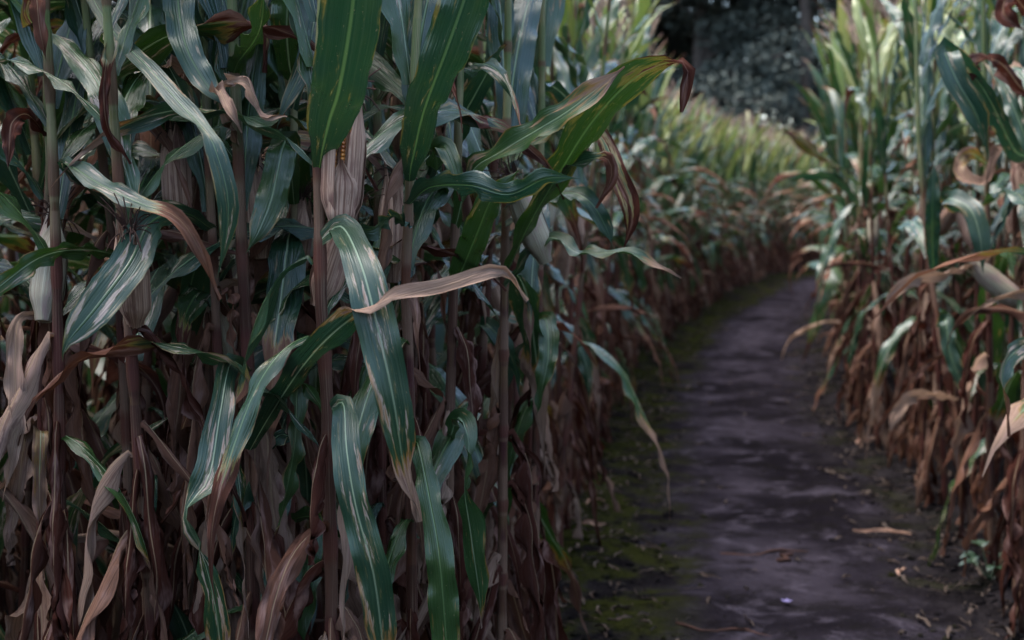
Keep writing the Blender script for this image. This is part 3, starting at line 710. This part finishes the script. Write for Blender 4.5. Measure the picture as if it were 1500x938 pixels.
hero_plant('maize plant with a big green leaf reaching over the path, its brown tip folded', GL,
    [(745, -60, 2.9), (744, 60, 2.9), (742, 200, 2.88), (740, 350, 2.86), (738, 500, 2.86), (735, 938, 2.88)], .012, seed=24,
    ears=[(800, 385, 2.82, 22, .95, 'pale')],
    leaves=[
     ([(742, 400, 2.84, 2.6, 110), (775, 330, 2.74, 5.0, 130), (822, 250, 2.62, 6.4, 150), (868, 178, 2.52, 7.0, 155), (925, 118, 2.45, 7.0, 150), (978, 92, 2.42, 5.0, 130), (1006, 98, 2.42, 3.6, 60), (1004, 130, 2.43, 3.2, 20), (998, 165, 2.44, .8, 0)], dict(les=.35, dry=([0, .6, .84, .88, 1], [0, .1, .3, .9, 1]), fold=.25, rnd=.13, taper=False)),
     ([(742, 300, 2.84, 2.6, 60), (765, 280, 2.76, 4.6, 50), (810, 255, 2.66, 4.4, 60), (850, 238, 2.6, 3.6, 60), (888, 232, 2.56, 3.0, 20), (895, 262, 2.56, 3.4, -20), (872, 305, 2.58, .8, -40)], dict(les=.7, dry=([0, .7, .8, 1], [0, 0, .9, 1]), fold=.3)),
     ([(742, 240, 2.86, 2.0, 60), (820, 190, 2.84, 3.4, 60), (876, 196, 2.78, 4.4, 20), (903, 252, 2.74, 4.8, 10), (926, 312, 2.72, 4.4, -10), (912, 368, 2.72, 1.0, -30)], dict(les=.2, dry=([0, .4, .6, .8, 1], [.1, .35, .42, .6, 1]), rnd=.4, ruffle=.01)),
     ([(740, 420, 2.84, 2, 60), (800, 350, 2.8, 3.6, 50), (850, 372, 2.74, 3.2, 60), (920, 372, 2.7, 3.2, 60), (998, 408, 2.7, 1.0, 40)], dict(les=.5, dry=.9)),
     ([(741, 330, 2.84, 2, 60), (820, 285, 2.8, 3.6, 50), (862, 295, 2.76, 3.8, 20), (888, 335, 2.76, 3.0, 0), (898, 362, 2.76, .8, 0)], dict(les=.5, dry=1.1, rnd=.01)),
    ])
hero_plant('maize plant with two short twisted blue-green leaves hanging by bare stems', GL,
    [(795, -60, 3.2), (793, 200, 3.2), (790, 400, 3.18), (786, 600, 3.18), (782, 938, 3.2)], .0115, seed=29,
    leaves=[
     ([(788, 470, 3.15, 2, 40), (800, 470, 3.08, 4.2, 20), (803, 520, 3.02, 4.6, 0), (794, 570, 3.0, 3.4, -40), (786, 610, 3.0, 1, -60)], dict(les=.4, dry=1.1)),
     ([(788, 560, 3.15, 2, 40), (712, 476, 3.0, 3.4, 30), (738, 502, 2.96, 4.0, 0), (756, 545, 2.96, 3.0, -60), (762, 585, 2.96, 1, -60)], dict(les=.4, dry=1.1)),
    ])
hero_plant('thin maize plant at the left picture edge with curled pinkish leaf tips', GL,
    [(60, -60, 2.45), (66, 80, 2.45), (72, 230, 2.45), (66, 400, 2.46), (60, 600, 2.46), (58, 938, 2.46)], .0085, seed=33,
    leaves=[
     ([(66, 60, 2.42, 1.6, 30), (40, 20, 2.34, 2.6, 30), (52, -8, 2.3, 3.2, 10), (58, 40, 2.28, 2.8, -10), (68, 90, 2.28, .8, 0)], dict(dry=([0, .5, .7, 1], [.2, .5, 1, 1]), crumple=.003, rnd=.6)),
     ([(70, 200, 2.42, 1.8, 60), (40, 168, 2.36, 3.0, 40), (18, 180, 2.32, 3.8, 10), (14, 215, 2.3, 2.6, -20), (12, 250, 2.3, .8, 0)], dict(dry=-1, crumple=.004, rnd=.9)),
     ([(58, 460, 2.42, 1.6, 20), (28, 470, 2.36, 3.0, 10), (22, 540, 2.32, 3.8, 0), (24, 620, 2.3, 3.8, 10), (14, 680, 2.3, 2.4, 30), (4, 735, 2.3, .8, 40)], dict(dry=-1, crumple=.003, rnd=.041)),
     ([(60, 640, 2.43, 2.2, 0), (60, 636, 2.38, 3.0, 0), (58, 720, 2.36, 3.2, 10), (62, 790, 2.36, 2.4, 30), (66, 850, 2.36, 1, 30)], dict(dry=([0, 1], [.36, .7]), rnd=.5, les=.1)),
    ])
hero_plant('maize plant with a blunt green leaf standing over a curled leaf rim', GL,
    [(428, -60, 2.55), (430, 115, 2.55), (432, 260, 2.55), (428, 480, 2.55), (424, 938, 2.55)], .0095, seed=37,
    ears=[(430, 415, 2.56, -6, .8, 'dry')],
    leaves=[
     ([(430, 118, 2.53, 2.2, D), (424, 95, 2.48, 4.8, D), (420, 40, 2.42, 5.4, D), (424, -30, 2.4, 5, D), (430, -100, 2.4, 2, D)], dict(les=.15, dry=1.3, rnd=.11)),
     ([(431, 300, 2.53, 2.0, D), (420, 205, 2.42, 4.6, 170), (398, 290, 2.36, 5.2, 175), (378, 340, 2.34, 3.6, D), (360, 372, 2.34, 1, D)], dict(les=.2, dry=1.1, rnd=.11)),
     ([(430, 160, 2.53, 2, 20), (452, 60, 2.46, 3.4, 10), (462, 20, 2.4, 4.2, 10), (448, 90, 2.36, 3.6, 0), (420, 150, 2.35, 2.2, -20), (405, 190, 2.35, .8, 0)], dict(les=.6, dry=1.1, rnd=.02)),
     ([(428, 640, 2.52, 2.0, 130), (405, 640, 2.44, 3.4, 130), (372, 690, 2.4, 3.6, 140), (345, 760, 2.4, 3.0, 140), (340, 820, 2.4, 1, 140)], dict(les=.2, dry=1.0)),
     ([(427, 760, 2.53, 2.0, 150), (460, 762, 2.44, 4.0, 140), (452, 830, 2.4, 5.0, 150), (438, 900, 2.38, 4.6, 160), (430, 980, 2.38, 1.5, 160)], dict(les=.2, dry=1.0, rnd=.09)),
    ])

# ------------------------------------------------------------------ hero plants (right stand)
GR = 'maize plants along the right stand'
hero_plant('maize plant at the right picture edge with a rust-brown curled leaf', GR,
    [(1512, -60, 4.3), (1512, 100, 4.3), (1508, 300, 4.3), (1502, 500, 4.3), (1498, 938, 4.3)], .013, seed=41,
    leaves=[
     ([(1510, 140, 4.2, 3, 120), (1495, 128, 4.1, 6.0, 140), (1462, 90, 4.0, 6.8, 150), (1425, 92, 3.9, 7.0, 20), (1408, 120, 3.86, 6.0, 10), (1420, 155, 3.86, 4.6, -20), (1442, 190, 3.86, 1, 0)], dict(dry=-1, crumple=.004, rnd=.09)),
     ([(1508, 230, 4.2, 3, 40), (1485, 218, 4.05, 5.0, 20), (1440, 130, 3.9, 5, 20), (1385, 72, 3.8, 7.0, 20), (1402, 120, 3.76, 7.2, 0), (1432, 172, 3.76, 6.6, 0), (1448, 232, 3.78, 2, 0)], dict(les=.6, dry=1.1, rnd=.02)),
     ([(1506, 20, 4.1, 4, 20), (1480, -10, 4.0, 6.5, 30), (1470, 20, 3.9, 7, 10), (1500, 45, 3.88, 3, 0)], dict(dry=-1, crumple=.005, rnd=.09)),
     ([(1505, 480, 3.6, 2, 30), (1530, 500, 3.4, 4, 30), (1492, 512, 3.2, 5.0, 10), (1468, 545, 3.12, 5.2, 60), (1474, 600, 3.1, 3.2, 100), (1478, 640, 3.1, 1, 100)], dict(les=1.0, dry=.9, rnd=.15)),
    ])
hero_plant('maize plant with a hanging blue-green leaf and a pale ear at the right', GR,
    [(1440, -60, 4.8), (1442, 100, 4.8), (1446, 300, 4.8), (1450, 500, 4.8), (1452, 800, 4.8)], .013, seed=44,
    ears=[(1500, 450, 4.6, -50, 1.15, 'pale')],
    leaves=[
     ([(1448, 330, 4.7, 3, 60), (1388, 292, 4.5, 6, 50), (1420, 305, 4.4, 6.4, 20), (1436, 350, 4.36, 6.0, 0), (1440, 402, 4.36, 2, 0)], dict(les=.5, dry=1.1, rnd=.03)),
     ([(1448, 380, 4.7, 2.5, 60), (1385, 400, 4.5, 5, 50), (1340, 408, 4.4, 6, 30), (1302, 440, 4.35, 4, 0), (1312, 470, 4.35, 1, 0)], dict(dry=-1, crumple=.004, rnd=.041)),
     ([(1446, 240, 4.7, 2.5, 60), (1420, 225, 4.6, 5.0, 30), (1405, 250, 4.5, 5.6, 10), (1440, 270, 4.45, 5, 60), (1460, 215, 4.42, 5, 10), (1440, 285, 4.4, 1.2, 0)], dict(dry=([0, .4, .6, 1], [.2, .5, 1, 1]), crumple=.003, rnd=.5)),
     ([(1368, 400, 4.6, 2, 0), (1366, 360, 4.55, 4.5, 0), (1366, 300, 4.5, 5, 0), (1368, 240, 4.5, 3, 0)], dict(les=.4, dry=1.1, rnd=.01)),
    ])
hero_plant('leaning dry maize stalk with a pale leaf jutting toward the path', GR,
    [(1340, -60, 5.5), (1345, 200, 5.45), (1362, 400, 5.4), (1385, 540, 5.3), (1405, 640, 5.2), (1428, 800, 5.1)], .014, seed=47,
    leaves=[
     ([(1403, 585, 5.15, 2.5, 40), (1370, 578, 5.05, 5.0, 40), (1335, 582, 4.98, 6, 30), (1312, 608, 4.95, 5, 0), (1302, 640, 4.95, 1, 0)], dict(dry=-1, crumple=.005, rnd=.041)),
     ([(1376, 480, 5.3, 2.5, 0), (1385, 470, 5.2, 6, 0), (1392, 520, 5.15, 6, 10), (1412, 570, 5.12, 4.5, 20), (1420, 600, 5.12, 1.2, 0)], dict(les=.4, dry=1.1, rnd=.02)),
     ([(1380, 520, 5.3, 2.5, 20), (1350, 540, 5.2, 4, 20), (1320, 580, 5.15, 4, 30), (1275, 640, 5.15, 1.5, 30)], dict(dry=-1, crumple=.004, rnd=.05)),
    ])
hero_plant('maize plant with an orange-brown leaf tip sticking out over the path', GR,
    [(1262, -60, 8.6), (1260, 200, 8.6), (1258, 400, 8.5), (1256, 580, 8.5)], .014, seed=51,
    leaves=[
     ([(1259, 270, 8.4, 3, 60), (1225, 240, 8.1, 6.5, 90), (1195, 222, 7.9, 9, 140), (1165, 200, 7.8, 9.5, 150), (1143, 190, 7.8, 3, 150)], dict(dry=([0, .35, .5, .9, 1], [0, .1, .35, .42, 1]), rnd=.95, les=.1)),
     ([(1259, 300, 8.4, 3, 30), (1225, 262, 8.1, 7, 30), (1190, 255, 8.0, 9, 60), (1150, 262, 7.9, 3, 60)], dict(les=.3, dry=1.1, rnd=.02)),
    ])

# ------------------------------------------------------------------ the stands: individuals first, the remaining mass after
def sample_side(edge, side, depth, spacing=.205, row=.36):
    """jittered planting inside the stand, rows parallel to its edge"""
    e3 = catmull(np.column_stack([edge, np.zeros(len(edge))]), 700)[:, :2]
    L = np.concatenate([[0], np.cumsum(np.linalg.norm(np.diff(e3, axis=0), axis=1))])
    T = norm(np.gradient(e3, axis=0)); Nn = np.stack([T[:, 1], -T[:, 0]], 1) * side
    out = []
    for r_ in range(int(depth / row)):
        s = RNG.uniform(0, spacing)
        while s < L[-1]:
            x = np.interp(s, L, e3[:, 0]); y = np.interp(s, L, e3[:, 1]); nx = np.interp(s, L, Nn[:, 0]); ny = np.interp(s, L, Nn[:, 1])
            o = r_ * row + RNG.uniform(-.07, .07)
            out.append((x + nx * o, y + ny * o, r_))
            s += spacing * RNG.uniform(.7, 1.35) * (1 + .12 * r_)
    return out
def clear(x, y):
    return abs(path_dist(np.array([x]), np.array([y]))[0]) > .60
cand = []
for (x, y, r_) in sample_side(LEFT_EDGE, -1, 3.3):
    if y > 37 or not clear(x, y): continue
    if min([9] + [math.hypot(x - a, y - b) for a, b in HERO_BASES]) < .10: continue
    if y < 2.35: continue
    cand.append((x, y, r_, 'L'))
for (x, y, r_) in sample_side(RIGHT_EDGE, 1, 3.0):
    if y > 33 or not clear(x, y) or (y < 3.6): continue
    if min([9] + [math.hypot(x - a, y - b) for a, b in HERO_BASES]) < .12: continue
    cand.append((x, y, r_, 'R'))
# thin out where rows run into each other
kept = []
for c in sorted(cand, key=lambda c: c[2]):
    if all((c[0] - k[0]) ** 2 + (c[1] - k[1]) ** 2 > .13 ** 2 for k in kept if abs(c[1] - k[1]) < .14): kept.append(c)
def score(c):
    x, y, r_, s = c
    px = 750 + FPX * x / y
    if px < -130 or px > 1630: return 1e3 + y
    pen = max(0, r_ - 2) * 1.3
    if s == 'L' and y < 6 and px < 700: pen = max(0, r_ - 3) * .9
    return y + pen * (1.4 if y > 6 else 1.0)
kept.sort(key=score)
N_IND = 286
indiv = [c for c in kept[:N_IND] if score(c) < 1e3]; mass = [c for c in kept if c not in set(indiv)]

ZONES = {
 ('L', 0): ('maize plants of the left stand near the camera', 'maize plant among the crowded stems of the near left stand'),
 ('L', 1): ('maize plants lining the left edge of the path', 'maize plant lining the left side of the path midway along'),
 ('L', 2): ('maize plants on the far curve of the left stand', 'distant maize plant on the blurred far curve left of the path'),
 ('R', 0): ('maize plants of the right stand near the camera', 'maize plant among the nearer right stand beside the picture edge'),
 ('R', 1): ('maize plants lining the right edge of the path', 'maize plant lining the right side of the path midway along'),
 ('R', 2): ('maize plants on the far part of the right stand', 'distant maize plant of the right stand where the path bends away')}
ORD = 'first second third fourth fifth sixth seventh eighth ninth tenth eleventh twelfth thirteenth fourteenth fifteenth sixteenth seventeenth eighteenth nineteenth twentieth'.split()
LABEL_OF = {}
for sd, side_name in (('L', 'left'), ('R', 'right')):
    row0 = sorted([(c[1], i) for i, c in enumerate(indiv) if c[3] == sd and c[2] == 0 and 0 < 750 + FPX * c[0] / c[1] < 1500 and (c[1] > 2.8 or sd == 'R')])
    for n_, (y_, i_) in enumerate(row0[:20]):
        LABEL_OF[i_] = f'{ORD[n_]} maize plant away from the camera in the {side_name} path-side rank'
    for i_, c in enumerate(indiv):
        if i_ in LABEL_OF or c[3] != sd: continue
        rank = ('path-side rank', 'second rank', 'third rank')[min(c[2], 2)] if c[2] < 3 else 'inner ranks'
        d_ = 'near' if c[1] < (5.6 if sd == 'L' else 7.2) else ('middle-distance' if c[1] < 10.5 else 'far blurred')
        if d_ == 'near' and sd == 'L':
            px_ = 750 + FPX * c[0] / c[1]
            where = 'at the left picture edge' if px_ < 60 else 'behind the wide pale-edged leaf' if px_ < 250 else 'around the stem of the crossing leaf' if px_ < 430 else 'behind the opened ear' if px_ < 560 else 'behind the wavy green leaf' if px_ < 650 else 'nearest the path'
            LABEL_OF[i_] = f'maize plant in the near left {rank}, {where}'
        else: LABEL_OF[i_] = f'{d_} maize plant in the {rank} of the {side_name} stand'
for i, (x, y, r_, s) in enumerate(indiv):
    rng = np.random.default_rng(1000 + i)
    gz = float(ground_z(np.array([x]), np.array([y]))[0])
    zn = 0 if y < (5.6 if s == 'L' else 7.2) else (1 if y < 10.5 else 2)
    grp, lab = ZONES[(s, zn)]
    lab = LABEL_OF.get(i, lab)
    e = empty('maize_plant', (x, y, gz - .01)); e.rotation_euler = (rng.normal(0, .045), rng.normal(0, .045), 0); props(e, lab, 'maize plant', grp)
    sc = rng.uniform(.93, 1.07); e.scale = (sc, sc, sc * rng.uniform(.97, 1.05))
    if y < 9.2 and r_ < 4:
        sm, P, _ = STALKS[i % 5]; ang = rng.uniform(0, 6.28); R = rotz(ang)
        link('stalk', sm, e, (0, 0, 0), (0, 0, ang))
        for z, k, az, ls in leaf_plan(rng, y < 4.2):
            j = int(rng.integers(len(LEAFM[k])))
            for _ in range(8):
                if not too_close((x, y), az, k, j, ls, z): break
                az = rng.uniform(0, 6.28)
            else: continue
            link('leaf', LEAFM[k][j], e, R @ stalk_at(P, z), (rng.normal(0, .06), rng.normal(0, .06), az), (ls, ls, ls))
        if y < 3.1 and x < .3:
            for z in NODES:
                if .45 < z < 1.55 and rng.uniform() < (.85 if z < 1.15 else .35):
                    k = 'dead' if rng.uniform() < .8 else 'hang'; j = int(rng.integers(len(LEAFM[k]))); az = -math.pi / 2 + rng.uniform(-1.0, 1.0); q_ = rng.uniform(.55, 1.0)
                    c_ = LEAFC[k][j] * q_ @ rotz(az).T + np.array([x, y, 0])
                    if (c_[:, 1] < 2.1).any() or (750 + FPX * c_[:, 0] / c_[:, 1] > 800).any(): continue
                    link('leaf', LEAFM[k][j], e, R @ stalk_at(P, z + .03), (0, 0, az), (q_, q_, q_))
        top = R @ P[-1]
    else:
        V = VARS[i % 9]; ang = rng.uniform(0, 6.28); R = rotz(ang)
        link('stalk', V['stalk'], e, (0, 0, 0), (0, 0, ang)); link('foliage', V['fol'], e, (0, 0, 0), (0, 0, ang)); top = R @ V['P'][-1]
    link('tassel', TASS[i % 4], e, top - np.array([0, 0, .02]), (0, 0, rng.uniform(0, 6)))
    if rng.uniform() < (.75 if y > 4.5 else 1.1):
        a = rng.uniform(0, 6.28); zz_ = rng.uniform(1.0, 1.3); t_ = rng.uniform(8, 35)
        eo = link('ear', EARS[i % 4] if rng.uniform() < .8 else EARSG[i % 2], e, (math.cos(a) * .018, math.sin(a) * .018, zz_), (0, 0, 0), (.95,) * 3)
        eo.rotation_euler = Vector((math.cos(a) * math.sin(rad(t_)), math.sin(a) * math.sin(rad(t_)), math.cos(rad(t_)))).to_track_quat('Z', 'Y').to_euler()
        if y < 6: link('silk', SILK, eo)

# the rest of both stands, past the 300 that show largest
fol, stk, tas = Geo(), Geo(), Geo()
def add_mass(x, y):
    V = VARS[int(RNG.integers(9))]; gz = float(ground_z(np.array([x]), np.array([y]))[0]); a = RNG.uniform(0, 6.28); R = rotz(a); sc = RNG.uniform(.86, 1.0)
    t = np.array([x, y, gz - .01]); fol.merge(V['fg'], R, t, RNG.uniform(), sc); fol_s.merge(V['sg'], R, t, RNG.uniform(), sc)
    tas.merge(TASG[int(RNG.integers(4))], R, t + R @ V['P'][-1] * sc, RNG.uniform(), sc)
fol_s = Geo()
for (x, y, r_, s) in mass:
    add_mass(x, y)
for _ in range(420):                                                # field further back, up to the trees
    x, y = RNG.uniform(-6, 16), RNG.uniform(26, 40)
    if abs(path_dist(np.array([x]), np.array([y]))[0]) > .9: add_mass(x, y)
for _ in range(430):                                                # the maze goes on round and behind the camera
    x, y = RNG.uniform(-6, 5.5), RNG.uniform(-6.5, 3.2)
    if (x > -2.6 and x < 1.75 and y > -1.9) or (x < 0 and y > 2.2) or (y > -1.9 and x > 3.6): continue
    if -0.75 < x + .12 * y < .75 and y > -4: continue
    if y > 0 and abs(x) < .36 * y + .9: continue
    add_mass(x, y)
root = fol.mesh('maize_field', M_FAR)
mo = props(link('maize_field', root), 'dense mass of green and brown maize filling the stands behind the path edges', 'maize field', kind='stuff')
props(link('stalks', fol_s.mesh('stalks', M_STALK), mo), kind='stuff')
props(link('tassels', tas.mesh('tassels', M_TASSEL), mo), kind='stuff')

# ------------------------------------------------------------------ trees behind the field
def tree_leaf_mat():
    m, t = new_mat('tree_foliage'); b = NB(t); r = b.attr('lat')[2]
    c = b.mix(r, (0.032, 0.040, 0.034), (0.068, 0.074, 0.060)); b.out(b.bsdf(c, 1.0, None, .05)); return m
def bark_mat():
    m, t = new_mat('bark'); b = NB(t); pos = b.node('ShaderNodeNewGeometry').outputs['Position']
    n = b.noise(pos, 6.0, 4, .6); b.out(b.bsdf(b.mix(n, (0.03, 0.022, 0.018), (0.09, 0.07, 0.055)), .9, b.bump(n, .8, .05))); return m
M_TL, M_BK = tree_leaf_mat(), bark_mat()
def tree_variant(seed, H, W):
    rng = np.random.default_rng(seed); tr = Geo(); lf = Geo()
    vv = np.linspace(0, 1, 8); tr.merge(tube(np.stack([.3 * np.sin(vv * 3), .2 * np.sin(vv * 4), vv * H * .85 - .2], 1), .32 * (1 - .8 * vv) + .02, 10))
    cl = []
    for k in range(34):
        z0 = H * rng.uniform(.03, .8); a = rng.uniform(0, 6.28); L = W * rng.uniform(.5, 1.0) * (1.05 - .6 * (z0 / H) ** 2); up = rng.uniform(.1, .7)
        e = np.array([math.cos(a) * L, math.sin(a) * L, z0 + L * up * .6])
        P = np.array([[0.1, 0, z0]]) * (1 - vv[:, None]) + e * vv[:, None]; P[:, 2] += .3 * np.sin(vv * 3)
        tr.merge(tube(P, .09 * (1 - .85 * vv) + .01, 5)); 
        for q in (.35, .6, .8, 1.0): cl.append((P[int(q * 7)], rng.uniform(.55, 1.1)))
    cl += [(np.array([rng.normal(0, .8), rng.normal(0, .8), H * rng.uniform(.75, 1)]), rng.uniform(.6, 1.1)) for _ in range(10)]
    n = 0
    for c, r in cl:
        k = int(230 * r * r) + 30; d = norm(rng.normal(0, 1, (k, 3))) * (rng.uniform(.2, 1, (k, 1)) ** .5) * r * np.array([1.15, 1.15, .75]); c_ = c + d
        a = norm(rng.normal(0, 1, (k, 3))); b_ = norm(np.cross(a, rng.normal(0, 1, (k, 3)))); s = rng.uniform(.06, .15, (k, 1))
        q = np.stack([c_ - a * s, c_ - b_ * s * .6, c_ + a * s, c_ + b_ * s * .6], 1).reshape(-1, 3)
        rn = np.repeat(np.clip(rng.uniform() * .6 + rng.uniform(0, .4, k), 0, 1), 4)
        lf.add(q, np.arange(4 * k).reshape(-1, 4), np.zeros((4 * k, 3)), np.stack([rn * 0, rn * 0, rn], 1))
    return tr.mesh('trunk', M_BK), lf.mesh('crown', M_TL, False)
TV = [tree_variant(90 + i, 13 + i * 1.2, 4.2 + .4 * i) for i in range(4)]
tree_labels = []
spots = [(-22, 52), (-16, 50), (-11, 53), (-6, 50), (-1.5, 52), (2.6, 49), (6.2, 46), (9.3, 44), (12.3, 46), (15.6, 44), (19.5, 47), (24, 49), (29, 50), (8.0, 52), (13.8, 53), (3.8, 57)]
for i, (x, y) in enumerate(spots):
    px = 750 + FPX * x / y
    if 930 < px < 1240:
        lab = {6: 'dark broadleaf tree nearest the left maize skyline, behind the field', 7: 'dark broadleaf tree in the middle of the gap above the path bend', 8: 'dark broadleaf tree farther right in the gap, close to the right maize stand', 13: 'dark tree showing between the nearer trees in the gap'}.get(i, 'dark broadleaf tree in the far row behind the gap')
    else: lab = 'dark broadleaf tree standing behind the tall maize beyond the gap'
    e = empty('broadleaf_tree', (x, y, -.05), i * 1.3); props(e, lab, 'tree', 'dark trees behind the maize field')
    link('trunk', TV[i % 4][0], e); link('crown', TV[i % 4][1], e)

# ------------------------------------------------------------------ things lying on the ground
def gz1(x, y): return float(ground_z(np.array([x]), np.array([y]))[0])
def on_ground(px, py):
    d = at(px, py, 1.0) - np.array([0, 0, CAM_H]); p = np.array([0, 0, CAM_H]) + d * (CAM_H / -d[2])
    for _ in range(3): p = np.array([0, 0, CAM_H]) + d * ((CAM_H - gz1(p[0], p[1]) - .012) / -d[2])
    return p
lit = Geo(); rr = np.random.default_rng(77)
def scrap(L, W, rng, flat=True):
    n = 9; v = np.linspace(0, 1, n); c = np.stack([v * L, .15 * L * np.sin(v * rng.uniform(1, 4)), .012 + .25 * W * np.sin(v * rng.uniform(3, 7)) ** 2], 1)
    a = rng.normal(0, .5) + rng.uniform(-1.5, 1.5) * v; wd = np.stack([0 * v, np.cos(a), np.sin(a)], 1)
    return blade(c, wd, W * (np.sin(np.pi * (v * .9 + .05)) ** .5), 3, .3, .002, 2, np.ones(n), 0, rng.uniform(), .003, .6, rng)
SCR = [scrap(rr.uniform(.03, .12), rr.uniform(.010, .038), rr) for _ in range(24)]
for _ in range(4800):
    y = 2.8 + 22 * rr.uniform() ** 1.7; c = CL[np.abs(CL[:, 1] - y).argmin()]; o = rr.choice([-1, 1]) * (rr.beta(3.2, 2) * 1.2)
    if abs(o) < .4 and rr.uniform() < .6: continue
    x = c[0] + o
    lit.merge(SCR[int(rr.integers(24))], rotz(rr.uniform(0, 6.28)), np.array([x, y, gz1(x, y) + (.012 if abs(o) < .6 else .0)]), rr.uniform(), rr.uniform(.35, .95))
props(link('leaf_litter', lit.mesh('leaf_litter', simple_streak('withered_scraps', (0.075, 0.055, 0.042), (0.035, 0.021, 0.016), (0.12, 0.10, 0.085), .9))), 'scattered dry scraps of maize leaf on the dark soil beside the path', 'leaf litter', kind='stuff')

clod = Geo(); tht = np.linspace(0, np.pi, 5); phi = np.linspace(0, 2 * np.pi, 7)[:-1]
CV = []
for _ in range(8):
    A, B = np.meshgrid(tht, phi, indexing='ij'); rj = 1 + rr.normal(0, .18, A.shape); rj[0] = rj[0, 0]; rj[-1] = rj[-1, 0]
    CV.append(np.stack([rj * np.sin(A) * np.cos(B), rj * np.sin(A) * np.sin(B) * .8, rj * np.cos(A) * .55], -1).reshape(-1, 3))
cq = grid_quads(5, 6, True)[:, ::-1]
for _ in range(5200):
    y = 2.8 + 16 * rr.uniform() ** 1.8; c = CL[np.abs(CL[:, 1] - y).argmin()]; o = rr.choice([-1, 1]) * rr.beta(2.4, 1.6) * 1.15; x = c[0] + o
    if abs(o) < .42 and rr.uniform() < .7: continue
    sz = .004 + .016 * rr.uniform() ** 3; v_ = CV[int(rr.integers(8))] * sz @ rotz(rr.uniform(0, 6.28)).T + np.array([x, y, gz1(x, y) + sz * .2 + (.012 if abs(o) < .5 else 0)])
    clod.add(v_, cq, np.tile([o, y, 0.0], (len(v_), 1)), np.zeros((len(v_), 3)))
props(link('soil_clods', clod.mesh('soil_clods', bpy.data.materials['damp_mossy_soil'])), 'crumbs and clods of dark soil strewn along the path', 'soil clods', kind='stuff')

def lying_leaf(px, py, L, W, rz, label, rnd=.75, name='fallen_leaf', mat=None):
    p = on_ground(px, py); o = link(name, scrap(L, W, np.random.default_rng(int(px))).mesh(name, mat or M_HUSK), None, (p[0], p[1], p[2] + .006), (0, 0, rz)); props(o, label, 'fallen leaf'); return o
lying_leaf(1255, 655, .13, .07, .3, 'pale curled dry husk lying at the foot of the right stand', .8)
lying_leaf(860, 745, .09, .035, .6, 'small pale fallen leaf on moss at the left path edge')
lying_leaf(850, 775, .10, .04, -.5, 'grey crumpled fallen leaf just in front of the small pale one')
lying_leaf(1318, 850, .07, .03, 1.1, 'small pale fallen leaf alone on the bare soil lower right')
lying_leaf(1335, 790, .22, .035, 2.7, 'long dry leaf strip lying across the soil below the right stand')
def stick(px, py, L, r, rz, label):
    p = on_ground(px, py); v = np.linspace(-.5, .5, 8); P = np.stack([v * L, .02 * np.sin(v * 8), r * .8 + .004 * np.sin(v * 11)], 1)
    o = link('dry_stalk_piece', tube(P, r * (1 - .25 * (v + .5)), 8, luvs=v * 0 + .5, rnd=.3).mesh('dry_stalk_piece', M_SILK), None, p, (0, 0, rz)); props(o, label, 'stalk piece', 'broken stalk pieces on the path')
stick(1120, 812, .34, .006, .25, 'long thin broken stalk lying across the path')
stick(1150, 820, .13, .010, 1.2, 'short thick stalk piece against the long one on the path')
stick(1060, 925, .3, .005, -.35, 'thin twig on the path at the bottom of the picture')
M_PETAL = new_mat('violet_petal'); _b = NB(M_PETAL[1]); _b.out(_b.bsdf((0.10, 0.08, 0.19), .6)); M_PETAL = M_PETAL[0]
fp = on_ground(1152, 888); f_ = Geo()
for k in range(5):
    c = np.stack([np.linspace(0, .02, 5), np.zeros(5), .004 + .006 * np.linspace(0, 1, 5)], 1); R = rotz(k * 1.26)
    f_.merge(blade(c, np.tile([0, 1.0, 0], (5, 1)), np.array([.002, .008, .011, .009, .003]), 3, .1, 0, 1), R, np.zeros(3))
props(link('violet_flower', f_.mesh('violet_flower', M_PETAL), None, (fp[0], fp[1], fp[2] + .01)), 'tiny violet flower head dropped on the bare path', 'flower')
# green weed at the foot of the right stand
def weed_mat():
    m, t = new_mat('weed_leaf'); b = NB(t); u, s, v = b.attr('luv'); c = b.mix(b.step(b.math('ABSOLUTE', u), 0.0, .2), (0.035, 0.065, 0.026), (0.012, 0.034, 0.012)); b.out(b.bsdf(c, .5)); return m
M_WEED = weed_mat()
wp = on_ground(1450, 850); we = empty('weed', wp); props(we, 'small green broad-leaved weed at the foot of the right maize stand', 'weed')
for k in range(7):
    a = k * 2.4; L = .10 + .02 * (k % 3); v = np.linspace(0, 1, 7); hgt = .03 + .012 * k
    S = np.stack([v * .05 * math.cos(a), v * .05 * math.sin(a), v * hgt], 1); link('stem', tube(S, .0022, 5).mesh('stem', M_WEED), we)
    for q in range(3):
        a2 = a + (q - 1) * .9; c = S[-1] + np.stack([v * .06 * math.cos(a2), v * .06 * math.sin(a2), .012 * np.sin(v * 3)], 1)
        wd = np.tile([-math.sin(a2), math.cos(a2), 0.0], (7, 1)); o = link('leaflet', blade(c, wd, .034 * np.sin(np.pi * (v * .93 + .05)) ** .7, 5, .2, .001, 2).mesh('leaflet', M_WEED), we)
print('individuals', len(indiv) + 14, 'mass', len(mass), 'objects', len(bpy.data.objects))
